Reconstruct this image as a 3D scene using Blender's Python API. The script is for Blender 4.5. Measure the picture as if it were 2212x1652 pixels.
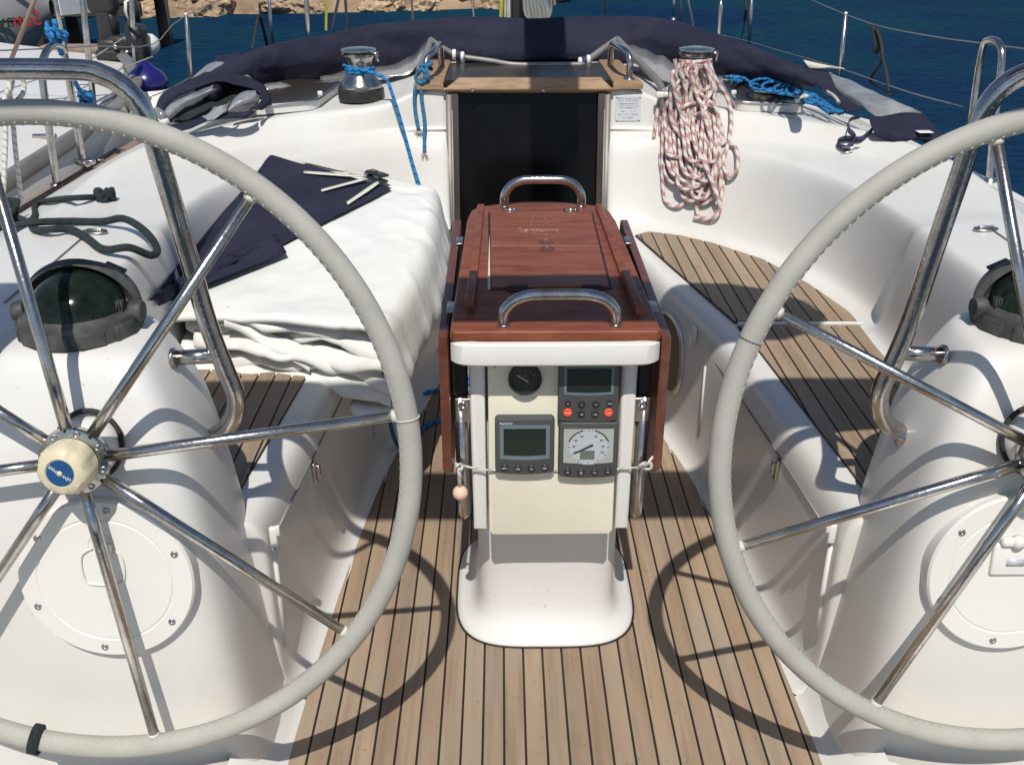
import bpy, bmesh, math, random
from math import sin, cos, pi, radians, sqrt, atan2
from mathutils import Vector, Matrix, noise
from mathutils.bvhtree import BVHTree
random.seed(7)
V = Vector
for o in list(bpy.data.objects): bpy.data.objects.remove(o)
scn = bpy.context.scene
col = scn.collection

# ------------------------------------------------------------------ camera
PITCH, YAW, FPX, CX, CY = radians(25.9), radians(.60), 2105.0, 1106.0, 826.0
CAM = V((-.092, 0, 1.4))
cF = V((sin(YAW)*cos(PITCH), cos(YAW)*cos(PITCH), -sin(PITCH)))
cR = V((cos(YAW), -sin(YAW), 0)); cU = cR.cross(cF)
cd = bpy.data.cameras.new('camera'); cam = bpy.data.objects.new('camera', cd); col.objects.link(cam)
cam.matrix_world = Matrix(((cR.x, cU.x, -cF.x, CAM.x), (cR.y, cU.y, -cF.y, CAM.y), (cR.z, cU.z, -cF.z, CAM.z), (0, 0, 0, 1)))
cd.sensor_width = 36; cd.lens = 36*FPX/2212; cd.clip_start = .05; cd.clip_end = 2000
scn.camera = cam
# ------------------------------------------------------------------ light
SUN = V((.013, .445, -.676)).normalized()
w = bpy.data.worlds.new('World'); scn.world = w; w.use_nodes = True
nt = w.node_tree; bg = nt.nodes['Background']
sky = nt.nodes.new('ShaderNodeTexSky'); sky.sky_type = 'NISHITA'; sky.sun_disc = False
sky.sun_elevation = math.asin(-SUN.z); sky.sun_rotation = radians(180); sky.air_density = 1; sky.dust_density = .6
nt.links.new(sky.outputs[0], bg.inputs[0]); bg.inputs[1].default_value = .095
ld = bpy.data.lights.new('sun', 'SUN'); ld.energy = 4.3; ld.angle = radians(.53); ld.color = (1, .955, .88)
sun = bpy.data.objects.new('sun', ld); col.objects.link(sun)
sun.rotation_mode = 'QUATERNION'; sun.rotation_quaternion = SUN.to_track_quat('-Z', 'Y')
scn.view_settings.view_transform = 'Standard'; scn.view_settings.look = 'None'
scn.view_settings.gamma = 1; scn.view_settings.use_curve_mapping = False; scn.view_settings.exposure = -.06

def P(x, y, z=None, Y=None, X=None):
    r = cF + cR*((x-CX)/FPX) - cU*((y-CY)/FPX)
    if z is not None: t = (z-CAM.z)/r.z
    elif Y is not None: t = Y/r.y
    else: t = (X-CAM.x)/r.x
    return CAM + r*t

# ------------------------------------------------------------------ materials
def mat(name, color, rough=.5, metal=0, var=0, vscale=8, bdist=.004, bump=0, bscale=60, coat=0, stretch=None, dark=None, spec=.5, trans=0, ior=1.45, rnd=0):
    m = bpy.data.materials.new(name); m.use_nodes = True
    n = m.node_tree.nodes; l = m.node_tree.links; b = n['Principled BSDF']
    b.inputs['Base Color'].default_value = (*color, 1)
    b.inputs['Roughness'].default_value = rough; b.inputs['Metallic'].default_value = metal
    b.inputs['Coat Weight'].default_value = coat; b.inputs['Coat Roughness'].default_value = .08
    b.inputs['Specular IOR Level'].default_value = spec
    b.inputs['Transmission Weight'].default_value = trans; b.inputs['IOR'].default_value = ior
    tc = n.new('ShaderNodeTexCoord'); mp = n.new('ShaderNodeMapping'); l.new(tc.outputs['Object'], mp.inputs[0])
    if stretch: mp.inputs['Scale'].default_value = stretch
    if var or rnd:
        nz = n.new('ShaderNodeTexNoise'); nz.inputs['Scale'].default_value = vscale; nz.inputs['Detail'].default_value = 6; nz.inputs['Roughness'].default_value = .62
        l.new(mp.outputs[0], nz.inputs[0])
        mx = n.new('ShaderNodeMixRGB'); mx.inputs[1].default_value = (*color, 1)
        dk = dark or tuple(c*(1-var) for c in color)
        mx.inputs[2].default_value = (*dk, 1)
        rp = n.new('ShaderNodeValToRGB'); rp.color_ramp.elements[0].position = .38; rp.color_ramp.elements[1].position = .68
        l.new(nz.outputs[0], rp.inputs[0]); l.new(rp.outputs[0], mx.inputs[0])
        out = mx.outputs[0]
        if rnd:
            oi = n.new('ShaderNodeObjectInfo'); hs = n.new('ShaderNodeHueSaturation')
            mr = n.new('ShaderNodeMapRange'); mr.inputs['To Min'].default_value = 1-rnd; mr.inputs['To Max'].default_value = 1+rnd
            l.new(oi.outputs['Random'], mr.inputs[0]); l.new(mr.outputs[0], hs.inputs['Value']); l.new(out, hs.inputs['Color'])
            out = hs.outputs[0]
        l.new(out, b.inputs['Base Color'])
        rm = n.new('ShaderNodeMapRange'); rm.inputs['To Min'].default_value = max(rough-.06, .02); rm.inputs['To Max'].default_value = min(rough+.1, 1)
        l.new(nz.outputs[0], rm.inputs[0]); l.new(rm.outputs[0], b.inputs['Roughness'])
    if bump:
        n2 = n.new('ShaderNodeTexNoise'); n2.inputs['Scale'].default_value = bscale; n2.inputs['Detail'].default_value = 4
        l.new(mp.outputs[0], n2.inputs[0])
        bp = n.new('ShaderNodeBump'); bp.inputs['Strength'].default_value = bump; bp.inputs['Distance'].default_value = bdist
        l.new(n2.outputs[0], bp.inputs['Height']); l.new(bp.outputs[0], b.inputs['Normal'])
    return m

def rope_mat(name, base, fleck, period=.045, duty=.35, wave=1.0):
    m = bpy.data.materials.new(name); m.use_nodes = True
    n = m.node_tree.nodes; l = m.node_tree.links; b = n['Principled BSDF']; b.inputs['Roughness'].default_value = .85
    uv = n.new('ShaderNodeUVMap'); sp = n.new('ShaderNodeSeparateXYZ'); l.new(uv.outputs[0], sp.inputs[0])
    def mth(op, a, bb=None):
        k = n.new('ShaderNodeMath'); k.operation = op
        for i, q in enumerate((a, bb)):
            if q is None: continue
            if isinstance(q, (int, float)): k.inputs[i].default_value = q
            else: l.new(q, k.inputs[i])
        return k.outputs[0]
    u, v = sp.outputs[0], sp.outputs[1]
    # helical band of flecks
    ph = mth('ADD', mth('DIVIDE', v, period), mth('MULTIPLY', u, 1.0))
    band = mth('LESS_THAN', mth('FRACT', ph), duty)
    # fine braid checker
    a1 = mth('SINE', mth('ADD', mth('MULTIPLY', v, 2*pi/.0075), mth('MULTIPLY', u, 2*pi*5)))
    a2 = mth('SINE', mth('SUBTRACT', mth('MULTIPLY', v, 2*pi/.0075), mth('MULTIPLY', u, 2*pi*5)))
    ck = mth('GREATER_THAN', mth('MULTIPLY', a1, a2), -.15)
    f = mth('MULTIPLY', band, ck)
    mx = n.new('ShaderNodeMixRGB'); mx.inputs[1].default_value = (*base, 1); mx.inputs[2].default_value = (*fleck, 1)
    l.new(f, mx.inputs[0]); l.new(mx.outputs[0], b.inputs['Base Color'])
    bp = n.new('ShaderNodeBump'); bp.inputs['Strength'].default_value = .5*wave; bp.inputs['Distance'].default_value = .0015
    l.new(mth('MULTIPLY', a1, a2), bp.inputs['Height']); l.new(bp.outputs[0], b.inputs['Normal'])
    return m

def teak_mat():
    m = bpy.data.materials.new('teak'); m.use_nodes = True; n = m.node_tree.nodes; l = m.node_tree.links; b = n['Principled BSDF']; b.inputs['Roughness'].default_value = .74
    tc = n.new('ShaderNodeTexCoord'); oi = n.new('ShaderNodeObjectInfo')
    off = n.new('ShaderNodeVectorMath'); off.operation = 'SCALE'; off.inputs[0].default_value = (7, 31, 5); l.new(oi.outputs['Random'], off.inputs['Scale'])
    ad = n.new('ShaderNodeVectorMath'); ad.operation = 'ADD'; l.new(tc.outputs['Object'], ad.inputs[0]); l.new(off.outputs[0], ad.inputs[1])
    def noise_(scale, st, det=5):
        mp = n.new('ShaderNodeMapping'); mp.inputs['Scale'].default_value = st; l.new(ad.outputs[0], mp.inputs[0])
        q = n.new('ShaderNodeTexNoise'); q.inputs['Scale'].default_value = scale; q.inputs['Detail'].default_value = det; q.inputs['Roughness'].default_value = .6; l.new(mp.outputs[0], q.inputs[0]); return q.outputs[0]
    def ramp(src, a, bb):
        r = n.new('ShaderNodeValToRGB'); r.color_ramp.elements[0].position = a; r.color_ramp.elements[1].position = bb; l.new(src, r.inputs[0]); return r.outputs[0]
    def mix(c1, c2, f, amt=1):
        k = n.new('ShaderNodeMixRGB'); 
        for i, c in ((1, c1), (2, c2)):
            if isinstance(c, tuple): k.inputs[i].default_value = (*c, 1)
            else: l.new(c, k.inputs[i])
        mu = n.new('ShaderNodeMath'); mu.operation = 'MULTIPLY'; mu.inputs[1].default_value = amt; l.new(f, mu.inputs[0]); l.new(mu.outputs[0], k.inputs[0]); return k.outputs[0]
    fine = noise_(60, (1, .035, 1), 6); mid = noise_(14, (1, .10, 1)); blot = noise_(5, (1, .6, 1), 4); spot = noise_(55, (1, .8, 1), 2)
    c = mix((.355, .258, .172), (.25, .172, .110), ramp(mid, .36, .66), .85)
    c = mix(c, (.165, .115, .078), ramp(fine, .48, .68), .55)
    c = mix(c, (.30, .248, .188), ramp(blot, .45, .66), .7)
    c = mix(c, (.14, .10, .075), ramp(spot, .66, .74), .5)
    hs = n.new('ShaderNodeHueSaturation'); mr = n.new('ShaderNodeMapRange'); mr.inputs['To Min'].default_value = .91; mr.inputs['To Max'].default_value = 1.08
    l.new(oi.outputs['Random'], mr.inputs[0]); l.new(mr.outputs[0], hs.inputs['Value']); hs.inputs['Saturation'].default_value = 1.0; l.new(c, hs.inputs['Color']); l.new(hs.outputs[0], b.inputs['Base Color'])
    bp = n.new('ShaderNodeBump'); bp.inputs['Strength'].default_value = .5; bp.inputs['Distance'].default_value = .002; l.new(fine, bp.inputs['Height']); l.new(bp.outputs[0], b.inputs['Normal'])
    return m
def gel_mat():
    m = bpy.data.materials.new('gelcoat'); m.use_nodes = True; n = m.node_tree.nodes; l = m.node_tree.links; b = n['Principled BSDF']; b.inputs['Roughness'].default_value = .3
    tc = n.new('ShaderNodeTexCoord')
    def noise_(scale, det=5, rough=.6, st=(1, 1, 1)):
        mp = n.new('ShaderNodeMapping'); mp.inputs['Scale'].default_value = st; l.new(tc.outputs['Object'], mp.inputs[0])
        q = n.new('ShaderNodeTexNoise'); q.inputs['Scale'].default_value = scale; q.inputs['Detail'].default_value = det; q.inputs['Roughness'].default_value = rough; l.new(mp.outputs[0], q.inputs[0]); return q.outputs[0]
    def ramp(src, a, bb):
        r = n.new('ShaderNodeValToRGB'); r.color_ramp.elements[0].position = a; r.color_ramp.elements[1].position = bb; l.new(src, r.inputs[0]); return r.outputs[0]
    def mix(c1, c2, f, amt=1):
        k = n.new('ShaderNodeMixRGB')
        for i, c in ((1, c1), (2, c2)):
            if isinstance(c, tuple): k.inputs[i].default_value = (*c, 1)
            else: l.new(c, k.inputs[i])
        mu = n.new('ShaderNodeMath'); mu.operation = 'MULTIPLY'; mu.inputs[1].default_value = amt; l.new(f, mu.inputs[0]); l.new(mu.outputs[0], k.inputs[0]); return k.outputs[0]
    def mul(a, c):
        k = n.new('ShaderNodeMath'); k.operation = 'MULTIPLY'; l.new(a, k.inputs[0]); l.new(c, k.inputs[1]); return k.outputs[0]
    c = mix((.665, .655, .63), (.645, .625, .575), ramp(noise_(2.5), .4, .65))
    c = mix(c, (.56, .52, .45), ramp(noise_(9, 6, .7, (1, 1, .5)), .56, .78), .45)                       # faint grime
    specks = mul(ramp(noise_(130, 2), .70, .74), ramp(noise_(6, 2), .50, .62)); c = mix(c, (.25, .19, .13), specks, .55)
    l.new(c, b.inputs['Base Color'])
    rr = n.new('ShaderNodeMapRange'); rr.inputs['To Min'].default_value = .22; rr.inputs['To Max'].default_value = .46; l.new(noise_(7, 6), rr.inputs[0]); l.new(rr.outputs[0], b.inputs['Roughness'])
    bp = n.new('ShaderNodeBump'); bp.inputs['Strength'].default_value = .05; bp.inputs['Distance'].default_value = .004; l.new(noise_(5, 3), bp.inputs['Height']); l.new(bp.outputs[0], b.inputs['Normal'])
    return m
M = {}
M['gel'] = gel_mat()
M['gel_cream'] = mat('gelcoat_cream', (.72, .685, .56), .4, var=.05, vscale=14, dark=(.69, .645, .52))
M['teak'] = teak_mat()
M['caulk'] = mat('caulk', (.018, .016, .015), .6)
M['teak_trim'] = mat('teak_trim', (.36, .23, .13), .6, var=.35, vscale=14, bump=.2, stretch=(1, 6, 6), dark=(.23, .145, .085))
M['mahog'] = mat('varnished_mahogany', (.235, .074, .038), .44, var=.45, vscale=9, coat=.12, spec=.35, stretch=(1, 5, 3), bump=.06, bscale=40, dark=(.15, .038, .019))
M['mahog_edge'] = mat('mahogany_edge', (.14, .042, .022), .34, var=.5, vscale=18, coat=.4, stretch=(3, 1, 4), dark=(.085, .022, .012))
M['steel'] = mat('stainless_steel', (.55, .53, .51), .17, 1, var=.35, vscale=26, bump=.12, bscale=120, dark=(.36, .33, .30))
M['steel_brushed'] = mat('brushed_steel', (.5, .49, .47), .3, 1, var=.3, vscale=30)
M['alu'] = mat('aluminium', (.62, .62, .61), .36, .85, var=.12, vscale=20)
M['leather'] = mat('grey_leather', (.40, .39, .35), .66, var=.1, vscale=14, bump=.18, bscale=260, dark=(.35, .34, .30))
M['thread'] = mat('thread', (.58, .56, .5), .8)
M['navy'] = mat('navy_canvas', (.015, .016, .034), .85, var=.35, vscale=5, bump=.8, bdist=.02, bscale=13, spec=.3, dark=(.024, .025, .046))
M['white_cloth'] = mat('white_cloth', (.72, .72, .68), .62, var=.06, vscale=4, bump=.3, bdist=.012, bscale=11, dark=(.69, .69, .65))
M['black'] = mat('black_plastic', (.018, .019, .02), .42, var=.3, vscale=30, dark=(.035, .035, .034))
M['rubber'] = mat('rubber', (.02, .02, .02), .7)
M['compass_rim'] = mat('weathered_black_plastic', (.04, .042, .043), .55, var=.5, vscale=35, bump=.2, bscale=60, dark=(.09, .088, .082))
M['glass_dark'] = mat('compass_glass', (.006, .010, .008), .10, coat=.0, var=.6, vscale=40, dark=(.016, .026, .018), spec=.25)
M['smoke'] = mat('smoked_acrylic', (.004, .004, .0045), .12, spec=.18)
M['slider'] = mat('slider_acrylic', (.030, .022, .016), .3, spec=.25, var=.3)
M['hatchglass'] = mat('hatch_acrylic', (.04, .034, .028), .22, var=.2, vscale=8, spec=.25)
M['inst'] = mat('instrument_grey', (.06, .062, .062), .5, bump=.08, bscale=300)
M['inst_bezel'] = mat('instrument_bezel', (.13, .17, .2), .3)
M['lcd'] = mat('lcd_screen', (.014, .022, .018), .12)
M['dial'] = mat('dial_face', (.42, .45, .47), .3)
M['dialframe'] = mat('dial_frame', (.36, .37, .33), .4)
M['lcd2'] = mat('small_lcd', (.12, .15, .12), .3)
M['ink'] = mat('black_ink', (.02, .02, .02), .6)
M['ink_grey'] = mat('grey_ink', (.16, .16, .17), .6)
M['white_ink'] = mat('white_ink', (.75, .76, .78), .5)
M['red_btn'] = mat('red_button', (.75, .08, .03), .5)
M['btn'] = mat('button_black', (.022, .025, .03), .38)
M['cream_plastic'] = mat('cream_plastic', (.68, .61, .42), .42, var=.12, vscale=20)
M['blue_badge'] = mat('blue_badge', (.015, .07, .2), .35)
M['white_plastic'] = mat('white_plastic', (.72, .71, .66), .35)
M['webbing'] = mat('webbing', (.62, .6, .52), .85, bump=.3, bscale=300)
M['vinyl'] = mat('clear_vinyl', (.30, .31, .31), .22, var=.4, vscale=7, bump=.4, bscale=10, dark=(.13, .135, .15))
M['vinyl2'] = mat('silvery_vinyl', (.42, .41, .40), .2, metal=.35, var=.5, vscale=5, bump=.5, bscale=9, dark=(.2, .2, .2))
M['rope_red'] = rope_mat('rope_white_red', (.66, .60, .55), (.32, .07, .09), .042, .46)
M['rope_blue'] = rope_mat('rope_blue', (.015, .20, .48), (.005, .012, .04), .03, .28)
M['rope_teal'] = rope_mat('rope_teal', (.03, .16, .30), (.01, .05, .1), .03, .2)
M['rope_green'] = rope_mat('rope_dark_green', (.018, .03, .032), (.01, .015, .018), .03, .3, 1.6)
M['rope_white'] = rope_mat('rope_white', (.62, .6, .54), (.2, .2, .19), .025, .25)
M['fray'] = mat('frayed_fibre', (.45, .42, .36), .9)
M['ball'] = mat('wooden_ball', (.75, .50, .38), .35, var=.08)
M['plaque'] = mat('plaque', (.60, .61, .62), .35, .2)
M['fender'] = mat('fender_white', (.74, .72, .70), .4, var=.1, vscale=5)
M['fender_blue'] = mat('fender_blue', (.012, .012, .12), .25)
M['rib'] = mat('grey_inflatable', (.27, .27, .27), .55, var=.2, vscale=4)
M['dark_hull'] = mat('dark_underside', (.02, .028, .026), .6, var=.4, vscale=4)
M['wood_dark'] = mat('dark_pier_wood', (.07, .055, .045), .8, var=.5, vscale=3)
M['rock'] = mat('shore_rock', (.46, .34, .22), .9, var=.6, vscale=2.6, bump=1, bscale=5, dark=(.17, .11, .065), rnd=.35)
M['sand'] = mat('shore_earth', (.38, .27, .17), .95, var=.7, vscale=.8, bump=1, bscale=3, dark=(.13, .09, .055))
M['scrub'] = mat('scrub', (.05, .05, .025), .9, var=.5)
M['red'] = mat('red_cloth', (.4, .01, .015), .8)
M['yellow'] = mat('yellow_line', (.6, .62, .05), .7)
M['toe'] = mat('toe_rail_wood', (.30, .21, .16), .7, var=.4, vscale=8, dark=(.2, .14, .11))
M['alu_dull'] = mat('dull_aluminium', (.30, .285, .27), .55, .5, var=.2, vscale=10)
M['navy_vinyl'] = mat('navy_edge', (.03, .032, .08), .6)

def water_mat():
    m = bpy.data.materials.new('sea_water'); m.use_nodes = True
    n = m.node_tree.nodes; l = m.node_tree.links; b = n['Principled BSDF']
    b.inputs['Base Color'].default_value = (.004, .045, .075, 1); b.inputs['Roughness'].default_value = .12; b.inputs['IOR'].default_value = 1.33; b.inputs['Specular IOR Level'].default_value = .16
    tc = n.new('ShaderNodeTexCoord')
    hs = []
    for sc, st, d in ((1.6, (1, 1.8, 1), .16), (6, (1, 1.5, 1), .05), (22, (1, 1.3, 1), .015)):
        mp = n.new('ShaderNodeMapping'); mp.inputs['Scale'].default_value = st; mp.inputs['Rotation'].default_value = (0, 0, .35)
        nz = n.new('ShaderNodeTexNoise'); nz.inputs['Scale'].default_value = sc; nz.inputs['Detail'].default_value = 4
        l.new(tc.outputs['Object'], mp.inputs[0]); l.new(mp.outputs[0], nz.inputs[0])
        k = n.new('ShaderNodeMath'); k.operation = 'MULTIPLY'; k.inputs[1].default_value = d; l.new(nz.outputs[0], k.inputs[0]); hs.append(k.outputs[0])
    a = n.new('ShaderNodeMath'); l.new(hs[0], a.inputs[0]); l.new(hs[1], a.inputs[1])
    c = n.new('ShaderNodeMath'); l.new(a.outputs[0], c.inputs[0]); l.new(hs[2], c.inputs[1])
    bp = n.new('ShaderNodeBump'); bp.inputs['Strength'].default_value = .9; bp.inputs['Distance'].default_value = 1.0
    l.new(c.outputs[0], bp.inputs['Height']); l.new(bp.outputs[0], b.inputs['Normal'])
    nz = n.new('ShaderNodeTexNoise'); nz.inputs['Scale'].default_value = .22; nz.inputs['Detail'].default_value = 5; l.new(tc.outputs['Object'], nz.inputs[0])
    mx = n.new('ShaderNodeMixRGB'); mx.inputs[1].default_value = (.005, .036, .064, 1); mx.inputs[2].default_value = (.005, .024, .066, 1)
    rp = n.new('ShaderNodeValToRGB'); rp.color_ramp.elements[0].position = .4; rp.color_ramp.elements[1].position = .62
    l.new(nz.outputs[0], rp.inputs[0]); l.new(rp.outputs[0], mx.inputs[0])
    mpw = n.new('ShaderNodeMapping'); mpw.inputs['Scale'].default_value = (1, 2.4, 1); mpw.inputs['Rotation'].default_value = (0, 0, .3); nzw = n.new('ShaderNodeTexNoise'); nzw.inputs['Scale'].default_value = 3.2; nzw.inputs['Detail'].default_value = 6; nzw.inputs['Roughness'].default_value = .7
    l.new(tc.outputs['Object'], mpw.inputs[0]); l.new(mpw.outputs[0], nzw.inputs[0]); rw = n.new('ShaderNodeMapRange'); rw.inputs['From Min'].default_value = .3; rw.inputs['From Max'].default_value = .7; rw.inputs['To Min'].default_value = .55; rw.inputs['To Max'].default_value = 1.5
    hv = n.new('ShaderNodeHueSaturation'); l.new(nzw.outputs[0], rw.inputs[0]); l.new(rw.outputs[0], hv.inputs['Value']); l.new(mx.outputs[0], hv.inputs['Color']); mx = hv  # light and dark of the ripples put into the water colour
    df = n.new('ShaderNodeBsdfDiffuse'); gl = n.new('ShaderNodeBsdfGlossy'); gl.inputs['Roughness'].default_value = .14; ms = n.new('ShaderNodeMixShader')
    fr_ = n.new('ShaderNodeFresnel'); fr_.inputs['IOR'].default_value = 1.33; km = n.new('ShaderNodeMath'); km.operation = 'MULTIPLY'; km.inputs[1].default_value = .05
    l.new(mx.outputs[0], df.inputs[0]); l.new(bp.outputs[0], gl.inputs['Normal']); l.new(bp.outputs[0], fr_.inputs['Normal']); l.new(bp.outputs[0], df.inputs['Normal'])
    l.new(fr_.outputs[0], km.inputs[0]); l.new(km.outputs[0], ms.inputs[0]); l.new(df.outputs[0], ms.inputs[1]); l.new(gl.outputs[0], ms.inputs[2])
    n.remove(b); l.new(ms.outputs[0], [q for q in n if q.type == 'OUTPUT_MATERIAL'][0].inputs[0])
    return m
M['water'] = water_mat()

# ------------------------------------------------------------------ mesh helpers
class MB:
    def __init__(s): s.v = []; s.f = []; s.uv = {}
    def add(s, vs, fs, mtx=None, uvs=None):
        b = len(s.v)
        s.v += [(mtx @ V(p)) if mtx else V(p) for p in vs]
        for i, f in enumerate(fs):
            s.f.append(tuple(b+k for k in f))
            if uvs: s.uv[len(s.f)-1] = uvs[i]
        return s
def frame(o, ex, ey):
    ex = V(ex).normalized(); ey = V(ey); ey = (ey - ex*ey.dot(ex)).normalized(); ez = ex.cross(ey)
    return Matrix(((ex.x, ey.x, ez.x, o[0]), (ex.y, ey.y, ez.y, o[1]), (ex.z, ey.z, ez.z, o[2]), (0, 0, 0, 1)))
def T(x, y, z): return Matrix.Translation((x, y, z))
def cat(pts, n=6, closed=False):
    pts = [V(p) for p in pts]; N = len(pts); out = []
    if N < 3: return pts
    rng = range(N if closed else N-1)
    for i in rng:
        g = (lambda k: pts[k % N]) if closed else (lambda k: pts[max(0, min(N-1, k))])
        p0, p1, p2, p3 = g(i-1), g(i), g(i+1), g(i+2)
        for j in range(n):
            t = j/n
            out.append(.5*((2*p1) + (p2-p0)*t + (2*p0-5*p1+4*p2-p3)*t*t + (3*p1-p0-3*p2+p3)*t**3))
    if not closed: out.append(pts[-1])
    return out
def tube(mb, path, r, seg=10, closed=False, cap=True, flat=1.0):
    path = [V(p) for p in path]; N = len(path)
    rr = r if isinstance(r, (list, tuple)) else [r]*N
    tan = []
    for i in range(N):
        a = path[(i-1) % N] if closed or i else path[0]; b = path[(i+1) % N] if closed or i < N-1 else path[-1]
        t = b-a; tan.append(t.normalized() if t.length > 1e-9 else V((0, 0, 1)))
    up = V((0, 0, 1)) if abs(tan[0].z) < .9 else V((1, 0, 0))
    nrm = (up - tan[0]*up.dot(tan[0])).normalized()
    vs = []; L = [0]
    for i in range(N):
        nrm = (nrm - tan[i]*nrm.dot(tan[i]))
        nrm = nrm.normalized() if nrm.length > 1e-6 else tan[i].orthogonal().normalized()
        bi = tan[i].cross(nrm)
        for k in range(seg):
            a = 2*pi*k/seg
            vs.append(path[i] + nrm*(cos(a)*rr[i]*flat) + bi*(sin(a)*rr[i]))
        if i: L.append(L[-1]+(path[i]-path[i-1]).length)
    fs = []; uvs = []
    for i in range(N if closed else N-1):
        j = (i+1) % N; l0, l1 = L[i], (L[i+1] if i+1 < N else L[i]+(path[0]-path[i]).length)
        for k in range(seg):
            k2 = (k+1) % seg
            fs.append((i*seg+k, i*seg+k2, j*seg+k2, j*seg+k)); uvs.append(((k/seg, l0), ((k+1)/seg, l0), ((k+1)/seg, l1), (k/seg, l1)))
    if cap and not closed:
        fs.append(tuple(range(seg-1, -1, -1))); uvs.append(tuple((0, 0) for _ in range(seg)))
        fs.append(tuple((N-1)*seg+k for k in range(seg))); uvs.append(tuple((0, 0) for _ in range(seg)))
    mb.add(vs, fs, uvs=uvs); return mb
def bm_to(mb, bm, mtx=None):
    bm.verts.index_update()
    mb.add([v.co.copy() for v in bm.verts], [tuple(v.index for v in f.verts) for f in bm.faces], mtx); bm.free(); return mb
def rbox(mb, c, s, r=.004, seg=2, mtx=None):
    bm = bmesh.new(); bmesh.ops.create_cube(bm, size=1)
    for v in bm.verts: v.co = V((v.co.x*s[0]+c[0], v.co.y*s[1]+c[1], v.co.z*s[2]+c[2]))
    if r: bmesh.ops.bevel(bm, geom=list(bm.edges), offset=min(r, min(s)*.49), segments=seg, profile=.5, affect='EDGES')
    return bm_to(mb, bm, mtx)
def prism(mb, poly, z0, z1, bev=0, mtx=None, seg=1):
    bm = bmesh.new(); vs = [bm.verts.new((p[0], p[1], z0)) for p in poly]; f = bm.faces.new(vs)
    r = bmesh.ops.extrude_face_region(bm, geom=[f])
    tv = [g for g in r['geom'] if isinstance(g, bmesh.types.BMVert)]
    for v in tv: v.co.z = z1
    bmesh.ops.recalc_face_normals(bm, faces=bm.faces)
    if bev:
        es = [e for e in bm.edges if all(abs(v.co.z-z1) < 1e-6 for v in e.verts)]
        bmesh.ops.bevel(bm, geom=es, offset=bev, segments=seg, profile=.5, affect='EDGES')
    return bm_to(mb, bm, mtx)
def lathe(mb, prof, seg=32, mtx=None, sx=1, sy=1, a0=0, a1=2*pi):
    full = abs(a1-a0-2*pi) < 1e-6; vs = []; fs = []; n = seg if full else seg+1
    for r, z in prof:
        for k in range(n):
            a = a0+(a1-a0)*k/seg; vs.append((r*cos(a)*sx, r*sin(a)*sy, z))
    for i in range(len(prof)-1):
        for k in range(seg):
            k2 = (k+1) % n
            fs.append((i*n+k, i*n+k2, (i+1)*n+k2, (i+1)*n+k))
    if full and prof[0][0] > 1e-6: fs.append(tuple(range(n-1, -1, -1)))
    if full and prof[-1][0] > 1e-6: fs.append(tuple((len(prof)-1)*n+k for k in range(n)))
    return mb.add(vs, fs, mtx)
def grid(mb, rows, closed_v=False, flip=False):
    n = len(rows[0]); vs = [p for r in rows for p in r]; fs = []
    for i in range(len(rows)-1):
        for j in range(n if closed_v else n-1):
            k = (j+1) % n; q = (i*n+j, i*n+k, (i+1)*n+k, (i+1)*n+j); fs.append(q[::-1] if flip else q)
    return mb.add(vs, fs)
def obj(name, mb, m, parent=None, smooth=True, sub=0, thick=0, bake=False, angle=None):
    me = bpy.data.meshes.new(name); me.from_pydata([tuple(p) for p in mb.v], [], mb.f); me.update()
    if mb.uv:
        ul = me.uv_layers.new(name='UVMap')
        for p in me.polygons:
            q = mb.uv.get(p.index)
            if q:
                for li, t in zip(p.loop_indices, q): ul.data[li].uv = t
    if smooth:
        if angle is not None:
            me.shade_smooth(); me.set_sharp_from_angle(angle=radians(angle))
        else: me.shade_smooth()
    me.materials.append(M[m] if isinstance(m, str) else m)
    o = bpy.data.objects.new(name, me); col.objects.link(o)
    if thick:
        s = o.modifiers.new('thickness', 'SOLIDIFY'); s.thickness = thick; s.offset = 0
    if sub:
        s = o.modifiers.new('subdivision', 'SUBSURF'); s.levels = s.render_levels = sub
    if bake:
        dg = bpy.context.evaluated_depsgraph_get(); me2 = bpy.data.meshes.new_from_object(o.evaluated_get(dg)); o.modifiers.clear(); o.data = me2; me2.name = name
    if parent:
        o.parent = parent; o.matrix_parent_inverse = Matrix.Translation(-parent.location)
        if parent.parent: o.matrix_parent_inverse = Matrix.Identity(4) if False else Matrix.Translation((0, 0, 0))
    return o
def thing(name, label, cat_, loc=(0, 0, 0), group=None):
    o = bpy.data.objects.new(name, None); col.objects.link(o); o.location = loc; o.empty_display_size = .1
    o['label'] = label; o['category'] = cat_
    if group: o['group'] = group
    return o
def tag(o, label, cat_, group=None):
    o['label'] = label; o['category'] = cat_
    if group: o['group'] = group
    return o
def struct(name, mb, m, **k):
    o = obj(name, mb, m, **k); o['kind'] = 'structure'; return o
def text(s, size, o, ex, ey, m, parent, name='lettering', align='CENTER', ext=.0003, flipx=False):
    c = bpy.data.curves.new('t', 'FONT'); c.body = s; c.size = size; c.align_x = align; c.align_y = 'CENTER'; c.extrude = ext; c.resolution_u = 2
    to = bpy.data.objects.new('t', c); col.objects.link(to)
    dg = bpy.context.evaluated_depsgraph_get(); me = bpy.data.meshes.new_from_object(to.evaluated_get(dg))
    bpy.data.objects.remove(to); mb = MB(); F = frame(o, ex, ey)
    if flipx: F = F @ Matrix.Scale(-1, 4, (1, 0, 0))
    mb.add([v.co.copy() for v in me.vertices], [tuple(p.vertices) for p in me.polygons], F); bpy.data.meshes.remove(me)
    return obj(name, mb, m, parent, smooth=False)
BVHS = []
def bvh(o):
    me = o.data; BVHS.append(BVHTree.FromPolygons([v.co.copy() for v in me.vertices], [tuple(p.vertices) for p in me.polygons])); return o
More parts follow.
